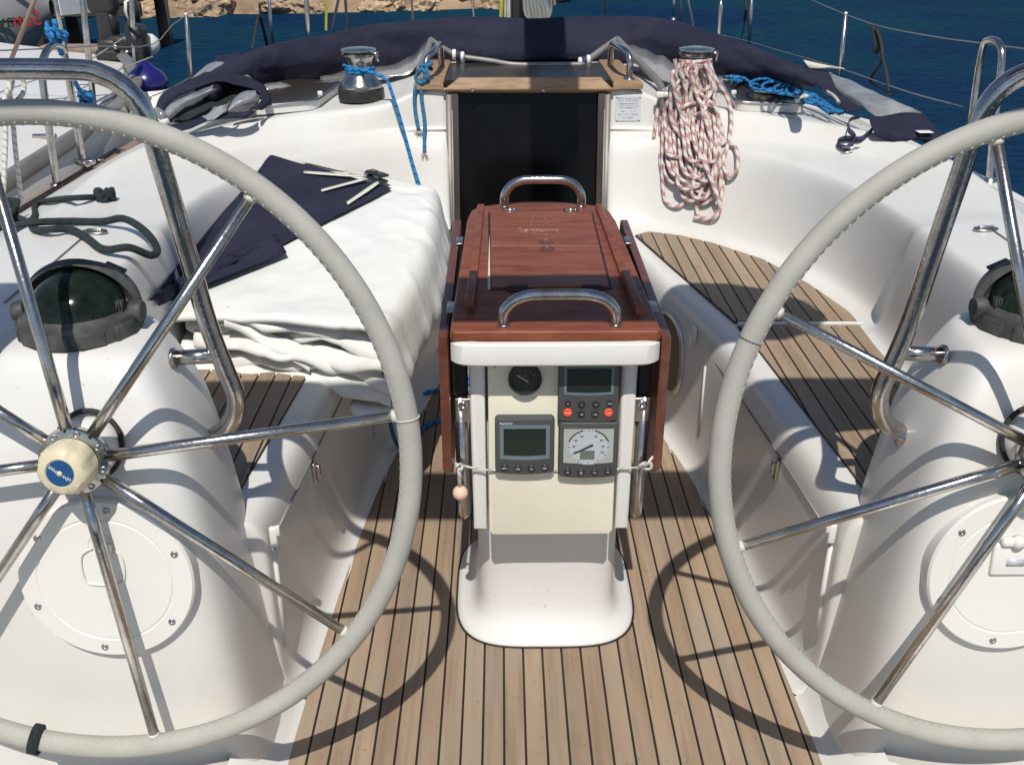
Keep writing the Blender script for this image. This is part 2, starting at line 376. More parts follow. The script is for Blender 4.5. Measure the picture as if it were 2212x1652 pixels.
def on(x, y, off=0.0, fall=None):
    r = (cF + cR*((x-CX)/FPX) - cU*((y-CY)/FPX)).normalized(); best = None
    for b in BVHS:
        h = b.ray_cast(CAM, r, 40)
        if h[0] is not None and (best is None or h[3] < best[3]): best = h
    if best is None: return P(x, y, z=.6) if fall is None else fall
    n = best[1]; n = n if n.dot(r) < 0 else -n
    return best[0] + n*off
def clip(poly, x0, x1):
    def half(pl, xx, keep):
        out = []
        for i in range(len(pl)):
            a, b = pl[i], pl[(i+1) % len(pl)]; ia, ib = keep(a[0]), keep(b[0])
            if ia: out.append(a)
            if ia != ib:
                t = (xx-a[0])/(b[0]-a[0]); out.append((xx, a[1]+t*(b[1]-a[1])))
        return out
    p = half(poly, x0, lambda x: x >= x0)
    return half(p, x1, lambda x: x <= x1) if p else p
def ipl(tab, y):
    if y <= tab[0][0]: return tab[0][1]
    for (a, va), (b, vb) in zip(tab, tab[1:]):
        if y <= b: return va+(vb-va)*(y-a)/(b-a)
    return tab[-1][1]
def fbm(x, y, z=0): return noise.fractal(V((x, y, z)), 1, 2, 4)

# ================================================================== SETTING
mb = MB(); n = 2
grid(mb, [[V((-400, -200, -.9)), V((400, -200, -.9))], [V((-400, 800, -.9)), V((400, 800, -.9))]])
struct('water', mb, 'water', smooth=False)

# shore
def SH(x): return 26.2 + max(x, -14)*.27 + .8*fbm(x*.15, 3) + max(0, x-1)*2.6
mb = MB(); rows = []
for i in range(60):
    x = -42 + i*1.0
    y0 = SH(x)
    r = []
    for j in range(16):
        d = j*.9; h = -1.3 + min(d*.55, 1.4) + max(0, d-3)*.32 + .35*fbm(x*.7, d*.8, 5)*(1 if j else 0)
        r.append(V((x, y0+d, h)))
    rows.append(r)
grid(mb, rows, flip=True)
shore = struct('rocky_shore', mb, 'sand')
rmesh = []
for k in range(7):
    bm = bmesh.new(); bmesh.ops.create_icosphere(bm, subdivisions=3, radius=1)
    for v in bm.verts:
        d = v.co.normalized(); f = 1+.45*noise.noise(d*1.3+V((k*9, 0, 0)))+.22*noise.noise(d*3.2+V((k*5, 3, 0)))
        c = noise.cell(d*2.2+V((k*3, 1, 7)))
        v.co = d*(f+.16*c); v.co.z *= .66
    q = MB(); bm_to(q, bm); me = bpy.data.meshes.new('rock'); me.from_pydata([tuple(a) for a in q.v], [], q.f); me.materials.append(M['rock']); rmesh.append(me)
for i in range(280):
    x = random.uniform(-21, 7) if i > 90 else random.uniform(-12, 3); j = random.random()**1.3
    y0 = SH(x)
    s = random.uniform(.14, .55)*(1 if j > .2 else .8)
    o = bpy.data.objects.new('rock', rmesh[i % 7]); col.objects.link(o); o.parent = shore
    o.location = (x, y0+.7+j*4.0, -1.0+j*1.6+.25*s); o.rotation_euler = (random.uniform(-.3, .3), random.uniform(-.3, .3), random.uniform(0, 6))
    o.scale = (s*random.uniform(.9, 1.7), s, s*random.uniform(.6, 1.1))
# foliage scrub on the bank, uncountable
mb = MB()
for i in range(900):
    x = random.uniform(-26, -4); y = 30+random.random()*3; z = .9+random.random()*.9
    a = random.random()*6; s = .12+.12*random.random(); d = V((cos(a), sin(a), random.uniform(-.3, 1)))*s; e = V((-sin(a), cos(a), .4))*s*.6
    c = V((x, y, z)); mb.add([c-d, c+e, c+d, c-e], [(0, 1, 2, 3)])
tag(obj('scrub', mb, 'scrub', smooth=False), 'dark low scrub growing on top of the rocky shore', 'scrub')['kind'] = 'stuff'

# ---- coaming / deck mould
# station: S, B, C, T, D, E   (right side)
ST = [
 ((.275, 3.29, .418), (.28, 3.395, .70), (.28, 3.425, .715), (.28, 3.45, .845), (.28, 3.75, .845), (.28, 5.6, .80)),
 ((.40, 3.285, .418), (.40, 3.385, .70), (.40, 3.42, .715), (.39, 3.445, .845), (.40, 3.75, .845), (.5, 5.6, .79)),
 ((.48, 3.24, .418), (.50, 3.345, .695), (.50, 3.405, .712), (.475, 3.43, .79), (.50, 3.75, .80), (.75, 5.6, .72)),
 ((.60, 3.15, .418), (.66, 3.24, .69), (.67, 3.33, .708), (.66, 3.385, .785), (.72, 3.78, .80), (1.0, 5.6, .60)),
 ((.74, 3.02, .418), (.79, 3.085, .69), (.86, 3.19, .708), (.92, 3.25, .772), (1.1, 3.75, .74), (1.4, 5.5, .46)),
 ((.85, 2.82, .418), (.885, 2.86, .69), (1.02, 3.03, .712), (1.08, 3.07, .765), (1.3, 3.45, .64), (1.72, 4.8, .46)),
 ((.905, 2.60, .418), (.925, 2.68, .69), (1.13, 2.88, .716), (1.18, 2.89, .755), (1.45, 3.1, .60), (1.77, 3.6, .455)),
 ((.915, 2.42, .418), (.935, 2.47, .692), (1.15, 2.62, .712), (1.22, 2.64, .725), (1.48, 2.75, .585), (1.775, 2.9, .45)),
 ((.91, 2.35, .418), (.925, 2.31, .70), (1.06, 2.36, .705), (1.18, 2.38, .71), (1.48, 2.45, .58), (1.775, 2.5, .45)),
 ((.87, 2.315, .418), (.885, 2.255, .722), (1.06, 2.30, .732), (1.18, 2.32, .722), (1.48, 2.38, .575), (1.775, 2.4, .45)),
 ((.865, 2.2, .418), (.885, 2.18, .728), (1.06, 2.2, .74), (1.18, 2.2, .73), (1.48, 2.2, .575), (1.77, 2.2, .45)),
 ((.865, 1.6, .418), (.885, 1.6, .728), (1.06, 1.6, .74), (1.18, 1.6, .73), (1.48, 1.6, .575), (1.76, 1.6, .45)),
 ((1.06, 1.32, .0), (1.07, 1.32, .728), (1.16, 1.32, .735), (1.24, 1.32, .72), (1.5, 1.32, .575), (1.75, 1.32, .45)),
 ((1.16, .9, .0), (1.17, .9, .728), (1.25, .9, .735), (1.32, .9, .71), (1.52, .9, .575), (1.74, .9, .45)),
 ((1.16, -.4, .0), (1.17, -.4, .728), (1.25, -.4, .735), (1.32, -.4, .71), (1.5, -.4, .575), (1.7, -.4, .45)),
]
def coam(s):
    rows = []
    for k, (S, B, C, T_, D, E_) in enumerate(ST):
        S, B, C, T_, D, E_ = map(V, (S, B, C, T_, D, E_))
        h = V((B.x-S.x, B.y-S.y, 0)) + V((C.x-B.x, C.y-B.y, 0)); o2 = h.normalized() if h.length > .02 else V((0, 1, 0))
        if k >= 8: o2 = V((1, 0, 0))
        u = V((0, 0, 1))
        b1 = S.lerp(B, .86); c2 = C + (T_-C)*.25; c3 = C+(T_-C)*.85
        o3 = V((D.x-T_.x, D.y-T_.y, 0)).normalized()
        r = [S-o2*.07-u*.004, S-o2*.02, S+u*.03+o2*.004, S.lerp(B, .5), b1, B+o2*.010-u*.006, B+o2*.028+u*.001, B.lerp(C, .80), C-o3*.012, C-o3*.001, c2, c3, T_-u*.006, T_+o3*.006+u*.001, T_+o3*.04+u*.002, T_.lerp(D, .35), D, D.lerp(E_, .6), E_]
        if k < 3: r += [E_+V((0, .1, -.02)), E_+V((0, .2, -.3)), E_+V((0, .2, -1))]
        else: r += [E_+o3*.02-u*.02, V((E_.x+.03, E_.y, .30)), V((E_.x-.05, E_.y, -1.0))]
        rows.append([V((q.x*s, q.y, q.z)) for q in r])
    # return into the companionway
    f0 = rows[0]; j = [V((p.x-.004*s, p.y+.008, p.z)) for p in f0]; jj = [V((p.x-.004*s, p.y+.14, p.z)) for p in f0]
    rows = [jj, j] + [[p.copy() for p in f0]] + rows[1:]
    m_ = MB(); grid(m_, rows, flip=(s > 0)); o = struct('cockpit_coaming', m_, 'gel', sub=2, bake=True); return bvh(o)
coamR = coam(1); coamL = coam(-1)

# ---- benches
def seat_in(y): return ipl([(1.0, .62), (1.566, .586), (2.18, .540), (2.36, .517), (2.75, .43), (3.14, .352), (3.3, .33)], y)
def bench(s):
    rows = []
    for y in (1.455, 1.46, 1.47, 1.566, 1.8, 2.05, 2.3, 2.5, 2.75, 2.95, 3.14, 3.26, 3.40):
        xi = seat_in(y); xf = xi-.068; xs = xf-.035
        k = 1.0
        prof = [(xs-.03, -.02), (xs, .0015), (xs+.012, .006), (xf-.006, .03), (xf, .07), (xf, .2), (xf-.002, .33), (xf+.004, .385), (xf+.022, .412), (xf+.05, .4155), (xi+.03, .4155), (.8, .4155), (1.0, .4155)]
        if y == 1.455: prof = [(max(a, .62), z) for a, z in prof]
        rows.append([V((a*s, y, z*k)) for a, z in prof])
    m_ = MB(); grid(m_, rows, flip=(s < 0))
    return bvh(struct('bench_seat', m_, 'gel', sub=2, bake=True))
benchR = bench(1); benchL = bench(-1)
mb = MB()
grid(mb, [[V((-1.2, -.6, -.012)), V((1.2, -.6, -.012))], [V((-1.2, 3.6, -.012)), V((1.2, 3.6, -.012))]])
struct('cockpit_floor', mb, 'gel', smooth=False)
# white floor margin aft of the benches
for s in (-1, 1):
    mb = MB(); rows = []
    for y in (-.6, .6, 1.0, 1.2, 1.42, 1.46):
        xs = .488; rows.append([V((s*a, y, z)) for a, z in (((xs-.02, -.014), (xs, .0012), (xs+.03, .004), (.9, .006), (1.3, .008)) if y < 1.15 else ((xs-.02, -.014), (xs, .0012), (xs+.014, .007), (.520, .05), (.56, .10)))])
    grid(mb, rows, flip=(s < 0)); struct('floor_margin', mb, 'gel')

# ---- sole with planks
sole = MB(); prism(sole, [(-.5, -.5), (.5, -.5), (.5, 3.4), (-.5, 3.4)], -.010, -.0035)
sole = struct('cockpit_sole', sole, 'caulk', smooth=False)
def planks(parent, poly, pitch, gap, z0, z1, x_start, n_):
    for i in range(n_):
        a = x_start+i*pitch; pl = clip(poly, a+gap/2, a+pitch-gap/2)
        if len(pl) < 3: continue
        area = abs(sum(pl[k][0]*pl[(k+1) % len(pl)][1]-pl[(k+1) % len(pl)][0]*pl[k][1] for k in range(len(pl))))/2
        if area < 2e-4: continue
        m_ = MB(); prism(m_, pl, z0, z1, bev=.0006); obj('plank', m_, 'teak', parent, smooth=False)
planks(sole, [(-.492, .2), (.492, .2), (.492, 1.2), (.478, 1.57), (.455, 2.0), (.435, 2.3), (.36, 2.8), (.30, 3.3), (-.30, 3.3), (-.36, 2.8), (-.435, 2.3), (-.455, 2.0), (-.478, 1.57), (-.492, 1.2)], .0402, .0042, -.004, 0, -.0402*13-.012, 27)
for s in (-1, 1):
    for fwd in (False, True):
        if fwd: poly = [(.520, 2.375), (.425, 2.80), (.352, 3.14), (.40, 3.175), (.50, 3.13), (.60, 3.04), (.72, 2.88), (.80, 2.66), (.845, 2.45), (.846, 2.375)]
        else: poly = [(.590, 1.5), (.586, 1.566), (.541, 2.18), (.521, 2.352), (.845, 2.352), (.84, 2.25), (.835, 1.5)]
        poly = [(x*s, y) for x, y in poly]
        if s < 0: poly = poly[::-1]
        zz = .4175 if not fwd else .4195
        m_ = MB(); prism(m_, poly, .4165, zz); base = struct('seat_teak', m_, 'caulk', smooth=False)
        inner = [(p[0]*.997+.0, p[1]) for p in poly]
        cxm = sum(p[0] for p in poly)/len(poly); cym = sum(p[1] for p in poly)/len(poly)
        inner = [(p[0]+(cxm-p[0])*.018, p[1]+(cym-p[1])*.010) for p in poly]
        planks(base, inner, .0395, .0042, zz, zz+.004, -.9 if s < 0 else .33, 16)
# small lip between the two teak pads
for s in (-1, 1):
    mb = MB(); rbox(mb, (.69*s, 2.3635, .4205), (.33, .012, .010), .004); struct('seat_step', mb, 'gel')

# ---- companionway
mb = MB()
grid(mb, [[V((-.30, 3.32, -.01)), V((.30, 3.32, -.01))], [V((-.30, 3.475, .86)), V((.30, 3.475, .86))]])
tag(obj('companionway_door', mb, 'smoke', smooth=False, thick=.012), 'dark smoked acrylic door closing the companionway behind the table', 'door')
for s, lb in ((-1, 'left'), (1, 'right')):
    t = thing('door_jamb', f'brown and steel door jamb on the {lb} side of the dark companionway', 'door jamb', (.27*s, 3.4, .4))
    mb = MB(); tube(mb, [(.272*s, 3.275, .0), (.272*s, 3.425, .83)], .011, 8); obj('channel', mb, 'alu_dull', t)
    mb = MB(); rbox(mb, (.252*s, 3.368, .42), (.024, .02, .84), .002, mtx=None)
    for i, v in enumerate(mb.v): v.y += (v.z-.42)*.175
    obj('seal', mb, 'wood_dark', t)
    mb = MB(); tube(mb, [(.262*s, 3.268, .02), (.262*s, 3.415, .78)], .0035, 6); obj('edge_strip', mb, 'alu_dull', t)
# teak trim above door
t = thing('hatch_trim', 'weathered teak strip with two screws across the top of the companionway', 'trim', (0, 3.44, .85))
mb = MB(); ys = 3.415
prism(mb, [(-.292, -.0), (.292, -.0), (.248, .045), (-.236, .045)], 0, .03, bev=.004, mtx=frame((0, ys+.03, .832), (1, 0, 0), (0, .45, .9)))
obj('board', mb, 'teak_trim', t, angle=30)
for x in (-.19, .05):
    q = MB(); lathe(q, [(0, .002), (.006, .001), (.007, 0)], 12, mtx=frame((x, ys-.003, .846), (1, 0, 0), (0, .45, .9))); obj('screw', q, 'steel', t)
mb = MB(); grid(mb, [[V((-.285, 3.455, .862)), V((.285, 3.455, .862))], [V((-.285, 3.88, .862)), V((.285, 3.88, .862))]])
tag(obj('sliding_hatch', mb, 'slider', smooth=False, thick=.02), 'smoked sliding hatch lid above the companionway under the sprayhood', 'hatch')
mb = MB(); grid(mb, [[V((-.5, 3.9, .835)), V((.5, 3.9, .835))], [V((-.55, 5.6, .79)), V((.55, 5.6, .79))]]); struct('coachroof', mb, 'gel', smooth=False)
for s, lb in ((-1, 'left with the blue line knotted'), (1, 'right with the chrome handle')):
    mb = MB(); prism(mb, [(.290*s, 3.43), (.392*s, 3.43), (.372*s, 4.0), (.290*s, 4.0)][::s], .846, .868, bev=.006, seg=2)
    tag(obj('teak_runner', mb, 'teak_trim', angle=30), f'weathered teak runner beside the sliding hatch, {lb}', 'trim')

# ================================================================== STEERING WHEELS AND CONSOLES
HX, HY, HZ, WR, WT = .717, 1.238, .676, .49, radians(9.5)
wu = V((0, sin(WT), cos(WT))); wn = V((0, -cos(WT), sin(WT)))   # plane up, normal to helmsman
def wheel(s, phase, lab):
    H = V((HX*s, HY, HZ)); ex = V((1, 0, 0))
    t = thing('steering_wheel', lab, 'steering wheel', H)
    def rp(a, r, off=0): return H + ex*(r*cos(a)) + wu*(r*sin(a)) + wn*off
    mb = MB(); tube(mb, [rp(2*pi*k/160, WR) for k in range(160)], .0168, 18, closed=True); obj('rim', mb, 'leather', t)
    # lacing along the inner face
    mb = MB(); N = 420; pts = []
    for k in range(N):
        a = 2*pi*k/N; phi = (.32 if k % 2 else -.32)+.45
        pts.append(rp(a, WR-.0172*cos(phi), .0172*sin(phi)))
    tube(mb, pts, .0008, 3, closed=True)
    tag_ = obj('stitching', mb, 'thread', t); tag_['kind'] = 'stuff'
    for a in [(phase-.012) if s < 0 else radians(159)]:
        mb = MB(); c = rp(a, WR); rd = (c-H).normalized()
        tube(mb, [c + rd*((.0178 if s < 0 else .0162)*cos(b)) + wn*((.0178 if s < 0 else .0162)*sin(b)) for b in [2*pi*j/20 for j in range(20)]], .0012 if s < 0 else .0012, 5, closed=True); obj('seam', mb, 'thread' if s < 0 else 'rubber', t)
    for k in range(8):
        a = phase+k*pi/4; mb = MB(); tube(mb, [rp(a, .036, 0), rp(a, .12), rp(a, WR-.012)], [.0092, .0090, .0078], 12); sp = obj('spoke', mb, 'steel', t)
        mb = MB(); c = rp(a, WR-.02); d = (c-H).normalized(); tube(mb, [c-d*.001, c+d*.006], .0092, 10); obj('spoke_collar', mb, 'thread', t)
    F = frame(H, ex, wu)
    mb = MB(); lathe(mb, [(.03, -.02), (.048, -.012), (.052, .0), (.050, .008), (.03, .012), (.0, .012)], 40, mtx=F); hub = obj('hub', mb, 'steel', t, angle=40)
    for k in range(8):
        a = phase+pi/8+k*pi/4; mb = MB(); lathe(mb, [(.0050, 0), (.0050, .002), (.003, .002), (.003, 0)], 12, mtx=frame(rp(a, .0445, .009), ex, wu)); obj('bolt', mb, 'steel_brushed', t)
    # knob
    mb = MB(); rows = []
    for r, z, sc in ((.038, .012, 0), (.0395, .016, 1), (.039, .034, 1), (.0365, .044, .6), (.031, .050, 0), (.021, .053, 0), (.0205, .0515, 0), (0.0001, .0515, 0)):
        rows.append([rp(2*pi*k/64+.2, r*(1-.07*sc*max(0, min(1, 1.6*cos(7*2*pi*k/64)+.3))), z) for k in range(64)])
    grid(mb, rows, closed_v=True, flip=True); kb = obj('knob', mb, 'cream_plastic', t, angle=35)
    mb = MB(); lathe(mb, [(.0192, .0516), (.0192, .0530), (0, .0530)], 32, mtx=F); obj('badge', mb, 'blue_badge', kb, angle=30)
    mb = MB(); lathe(mb, [(.0042, .0531), (.0038, .0545), (0, .0552)], 16, mtx=F); obj('badge_dot', mb, 'cream_plastic', kb)
    d1 = (ex*cos(radians(-38)) + wu*sin(radians(-38))); d2 = wn.cross(d1)*1
    c0 = H+wn*.0533
    text('LEW', .0066, c0+d1*.0112, -d1, -d2, 'white_ink', kb); text('MAR', .0066, c0-d1*.0112, -d1, -d2, 'white_ink', kb)
    return t
wl = wheel(-1, radians(8), 'left steering wheel, grey leather rim with a dark green cord whipping at its foot')
mb = MB(); a = radians(255.5)
wc = V((-HX, HY, HZ)) + V((1, 0, 0))*(WR*cos(a)) + wu*(WR*sin(a)); rd = V((1, 0, 0))*cos(a)+wu*sin(a); tg = V((1, 0, 0))*(-sin(a))+wu*cos(a)
tube(mb, [wc + rd*(.0205*cos(b)) + wn*(.0205*sin(b)) + tg*(.0035*(b/2/pi-2)+.003*sin(b)) for b in [2*pi*j/20 for j in range(84)]], .0034, 6)
tag(obj('cord_whipping', mb, 'rope_green'), 'dark green cord wound round the foot of the left wheel rim', 'cord')
wheel(1, radians(17.8), 'right steering wheel, grey leather rim without any cord whipping')

def sel(a, n=3.4):
    c, s_ = cos(a), sin(a); return (abs(c)**(2/n)*(1 if c > 0 else -1), abs(s_)**(2/n)*(1 if s_ > 0 else -1))
CS = [(-.06, 1.17, 1.66, .77, .275), (.0, 1.185, 1.66, .768, .262), (.05, 1.208, 1.65, .765, .25), (.12, 1.222, 1.65, .762, .238), (.3, 1.235, 1.64, .756, .217), (.46, 1.25, 1.62, .750, .195), (.56, 1.265, 1.61, .745, .176), (.66, 1.292, 1.60, .742, .155), (.73, 1.322, 1.57, .750, .134), (.768, 1.342, 1.555, .758, .121), (.786, 1.358, 1.545, .760, .112), (.792, 1.385, 1.53, .760, .09), (.793, 1.46, 1.47, .760, .01)]
def console(s, lab, handle):
    t = thing('helm_console', f'white moulded helm console under the {lab} compass', 'helm console', (.72*s, 1.45, 0))
    rows = []
    for z, yf, yb, xc, hw in CS:
        r = []
        for k in range(48):
            u, v = sel(2*pi*k/48, 6.5 if k > 24 else 4.2); ou = .0 if u*s < 0 else (.16*min(1, max(0, (.62-z)/.2))*u); tp = 1-.24*max(0, v)**1.5; r.append(V((s*xc+u*hw*tp+ou, (yf+yb)/2+v*(yb-yf)/2, z)))
        rows.append(r)
    m_ = MB(); grid(m_, rows, closed_v=True); b = obj('body', m_, 'gel', t, sub=1, bake=True); bvh(b)
    # service hatch on the aft face
    hx, hz = .713*s, .457; sl = .13; up = V((0, sl, 1)).normalized(); nr = V((0, -1, sl)).normalized()
    O = V((hx, 1.2475, hz)); F = frame(O, (1, 0, 0), up)
    m_ = MB(); lathe(m_, [(.137, -.02), (.137, .004), (.134, .008), (.107, .009), (.1055, .0075), (.104, .0075), (.1025, .009), (0, .010)], 72, mtx=F); hp = obj('service_hatch', m_, 'white_plastic', t, angle=25)
    for k in range(6):
        a = radians(22+60*k); m_ = MB(); lathe(m_, [(.006, 0), (.0055, .0012), (.002, .0014), (.0018, .0004), (0, .0004)], 12, mtx=frame(O+V((1, 0, 0))*(.1205*cos(a))+up*(.1205*sin(a))+nr*.0085, (1, 0, 0), up)); obj('screw', m_, 'steel_brushed', hp)
    if handle == 'ring':
        m_ = MB(); lathe(m_, [(.020, .009), (.020, .0105), (.018, .0105), (.018, .0092), (0, .0090)], 24, mtx=F@T(0, .062, 0)); obj('thumb_hole', m_, 'white_plastic', hp, angle=30)
        m_ = MB(); rr = [(-.012, .058), (-.03, .045), (-.032, .012), (-.022, -.004), (.022, -.004), (.032, .012), (.03, .045), (.012, .058)]
        tube(m_, cat([F@V((x, y, .0115)) for x, y in rr], 6), .0016, 6); obj('pull_ring', m_, 'white_plastic', hp)
        m_ = MB(); rbox(m_, (.014, .056, .015), (.009, .02, .012), .003, mtx=F); obj('latch', m_, 'white_plastic', hp)
    else:
        m_ = MB(); rbox(m_, (-.01, .03, .012), (.068, .055, .008), .006, 3, mtx=F); obj('handle', m_, 'white_plastic', hp)
        m_ = MB(); rbox(m_, (-.01, .062, .017), (.052, .014, .012), .005, 3, mtx=F); lathe(m_, [(.0001, .0245), (.010, .024), (.0105, .012)][::-1], 20, mtx=F@T(-.010, .062, 0)); obj('hinge', m_, 'white_plastic', hp)
        m_ = MB(); rbox(m_, (-.008, .026, .0163), (.028, .013, .0008), 0, mtx=F); obj('label_plate', m_, 'plaque', hp)
    # collar + ring behind the wheel hub
    H = V((HX*s, HY, HZ)); F2 = frame(H-wn*.0, (1, 0, 0), wu)
    m_ = MB(); lathe(m_, [(.047, -.085), (.046, -.05), (.040, -.03), (.034, -.018), (0, -.018)], 36, mtx=F2); obj('shaft_collar', m_, 'white_plastic', t)
    m_ = MB(); yb = 1.303; c = V((HX*s, 0, 0)); tube(m_, [V((HX*s+.049*cos(a), 1.290+.049*sin(a)*.36, .672+.049*sin(a))) for a in [2*pi*j/48 for j in range(48)]], .0042, 8, closed=True); obj('seal_ring', m_, 'rubber', t)
    return t
console(-1, 'left', 'ring'); console(1, 'right', 'flap')

def compass(s, lab):
    c = V((.770*s, 1.462, .790)); t = thing('compass', lab, 'compass', c)
    m_ = MB(); lathe(m_, [(.090, -.004), (.094, .003), (.094, .022), (.090, .033), (.084, .036), (.078, .040), (.072, .036)], 64, mtx=T(*c))
    obj('base_ring', m_, 'compass_rim', t, angle=40)
    for a in (205, 238, 268, 300, 335):
        a = radians(a); F = frame(c+V((cos(a)*.0925, sin(a)*.0925, .014)), (-sin(a), cos(a), 0), (0, 0, 1)); m_ = MB(); rbox(m_, (0, 0, .0), (.040, .024, .006), .002, mtx=F)
        obj('grip_lug', m_, 'compass_rim', t, angle=40)
    F = T(*c)@T(0, 0, .028)@Matrix.Rotation(radians(8), 4, 'X')
    m_ = MB(); lathe(m_, [(.0765*cos(a), .070*sin(a)) for a in [radians(-12+102*k/16) for k in range(17)]], 48, mtx=F); obj('glass_dome', m_, 'glass_dark', t)
    m_ = MB(); rows = []
    for i in range(41):
        th = pi*i/40; rr = []
        for rad, ph in ((.078, 46), (.080, 44), (.092, 46), (.098, 54), (.096, 80), (.088, 95), (.078, 80)):
            p_ = radians(ph); rr.append(c+V((rad*cos(th), .010+rad*sin(th)*cos(p_)*.75, .030+rad*sin(th)*sin(p_)*.86)))
        rows.append(rr)
    grid(m_, rows, closed_v=True); hd = obj('hood', m_, 'compass_rim', t, angle=40)
    for q in (58, 122):
        th = radians(q); p_ = radians(54); rad = .0985; o_ = c+V((rad*cos(th), .010+rad*sin(th)*cos(p_)*.75, .030+rad*sin(th)*sin(p_)*.86))
        m_ = MB(); rbox(m_, (0, 0, 0), (.034, .012, .005), .002, mtx=frame(o_, (-sin(th), 0, cos(th)*.8), (0, 1, 0))); obj('finger_grip', m_, 'compass_rim', hd)
    for q in (-1, 1):
        m_ = MB(); lathe(m_, [(0, -.010), (.015, -.010), (.017, -.007), (.017, .007), (.015, .010), (0, .010)], 24, mtx=frame(c+V((q*.093, -.002, .032)), (0, 1, 0), (0, 0, 1))); obj('pivot', m_, 'compass_rim', t, angle=40)
        for k in range(3):
            m_ = MB(); rbox(m_, (c.x+q*(.078-.004*k), c.y-.018, c.z+.046), (.0025, .014, .018), .001); obj('clip', m_, 'compass_rim', t)
    return t
compass(-1, 'green glass dome compass in weathered black housing on the left helm console')
compass(1, 'black hooded compass on the right helm console, partly cut off by the photo edge')

def railset(s, lab):
    Y = 1.43; t = thing('grab_rail', lab, 'grab rail', (HX*s, Y, .8))
    ins = [P(x, y, Y=Y) for x, y in ((160, 151), (225, 164), (272, 192), (306, 235), (328, 290), (345, 345), (400, 530), (450, 700), (486, 795), (508, 850), (507, 892), (487, 925), (455, 945))]
    inb = [V((p.x*(1 if s < 0 else -1), p.y, p.z)) for p in ins]
    outb = [V((2*HX*s-p.x+.11*s, p.y, p.z)) for p in inb][::-1]
    m_ = MB(); tube(m_, cat(outb+inb, 8), .0150, 16); obj('hoop', m_, 'steel', t)
    for q in (0, 1):
        k = 1 if q == 0 else -1
        a = P(474, 768, Y=Y); b = P(374, 773, Y=Y); a.x *= (1 if s < 0 else -1); b.x *= (1 if s < 0 else -1)
        if q: a.x = 2*HX*s-a.x+.11*s; b.x = 2*HX*s-b.x+.06*s
        m_ = MB(); tube(m_, [a, b], .0122, 14); dd = (b-a).normalized(); tube(m_, [b-dd*.004, b+dd*.002], .0165, 14); obj('strut', m_, 'steel', t)
        e = P(452, 946, Y=Y); e.x *= (1 if s < 0 else -1)
        if q: e.x = 2*HX*s-e.x+.11*s
        m_ = MB(); tube(m_, [e+V((.012*-s*(1 if q == 0 else -1), 0, -.003)), e+V((.020*s*(1 if q == 0 else -1), 0, .0))], .019, 18); obj('foot', m_, 'steel', t)
        m_ = MB(); lathe(m_, [(.034, -.01), (.032, .006), (.022, .016), (0, .018)], 28, mtx=frame(e+V((.022*s*(1 if q == 0 else -1), -.004, .004)), (0, 1, .1), (0, -.1, 1)), sy=1.2); obj('pad', m_, 'gel', t)
    return t
railset(-1, 'stainless grab rail hoop round the left compass and console')
railset(1, 'stainless grab rail hoop round the right compass and console')

# ================================================================== COCKPIT TABLE
TZ = .745
tb = thing('cockpit_table', 'varnished mahogany cockpit table with folded leaves on a white instrument pedestal', 'table', (0, 1.8, 0))
# top board outline
top = [(-.183, 1.556), (-.176, 1.549), (.176, 1.549), (.183, 1.556), (.174, 2.22), (.166, 2.30)]
for k in range(9):
    a = k/8; x = .15-.30*a; top.append((x, 2.335+.05*sin(pi*a)))
top += [(-.166, 2.30), (-.174, 2.22)]
mb = MB(); prism(mb, top, TZ-.0175, TZ, bev=.004, seg=3); obj('table_top', mb, 'mahog', tb, angle=30)
# lids, recessed gap lines around
def lid(y0, y1, w0, w1):
    m_ = MB(); prism(m_, [(-w0, y0), (w0, y0), (w1, y1), (-w1, y1)], TZ+.0005, TZ+.006, bev=.0015); return obj('lid', m_, 'mahog', tb, angle=30)
l1 = lid(1.757, 2.006, .113, .117); l2 = lid(2.009, 2.272, .117, .121)
mb = MB(); prism(mb, [(-.1185, 1.752), (.1185, 1.752), (.1255, 2.277), (-.1255, 2.277)], TZ+.0002, TZ+.0009); obj('lid_gap', mb, 'caulk', tb, smooth=False)
mb = MB(); prism(mb, [(-.1205, 1.752), (-.1150, 1.752), (-.1180, 1.98), (-.1205, 2.1)], TZ+.0010, TZ+.004); obj('light_strip', mb, 'cream_plastic', tb, smooth=False)
for y in (1.985, 2.033):
    m_ = MB(); lathe(m_, [(.0165, .0), (.0165, .0016), (.0135, .0017), (.0125, .0002), (0, .0002)], 32, mtx=T(.003, y, TZ+.006), sy=1.0); obj('finger_hole', m_, 'mahog_edge', tb, angle=30)
for x, y, mm in ((-.073, 2.278, 'steel'), (.073, 2.278, 'steel'), (-.062, 1.752, 'black'), (.078, 1.752, 'black')):
    m_ = MB(); tube(m_, [(x-.018, y, TZ+.007), (x+.018, y, TZ+.007)], .0042, 10)
    for q in (-.010, .010): rbox(m_, (x+q, y, TZ+.007), (.007, .012, .009), .003)
    rbox(m_, (x, y, TZ+.003), (.038, .020, .006), .002); obj('hinge', m_, mm, tb)
# side rails: long narrow battens along the lid
for s in (-1, 1):
    m_ = MB(); prism(m_, [(s*.141, 1.762), (s*.158, 1.762), (s*.152, 2.318), (s*.135, 2.322)][::s], TZ, TZ+.011, bev=.003, seg=2); obj('fiddle', m_, 'mahog', tb, angle=30)
    m_ = MB(); prism(m_, [(s*.1435, 1.60 if s > 0 else 1.635), (s*.160, 1.60 if s > 0 else 1.635), (s*.156, 1.80), (s*.1405, 1.80)][::s], TZ+.0105, TZ+.024, bev=.003, seg=2); obj('batten', m_, 'mahog', tb, angle=30)
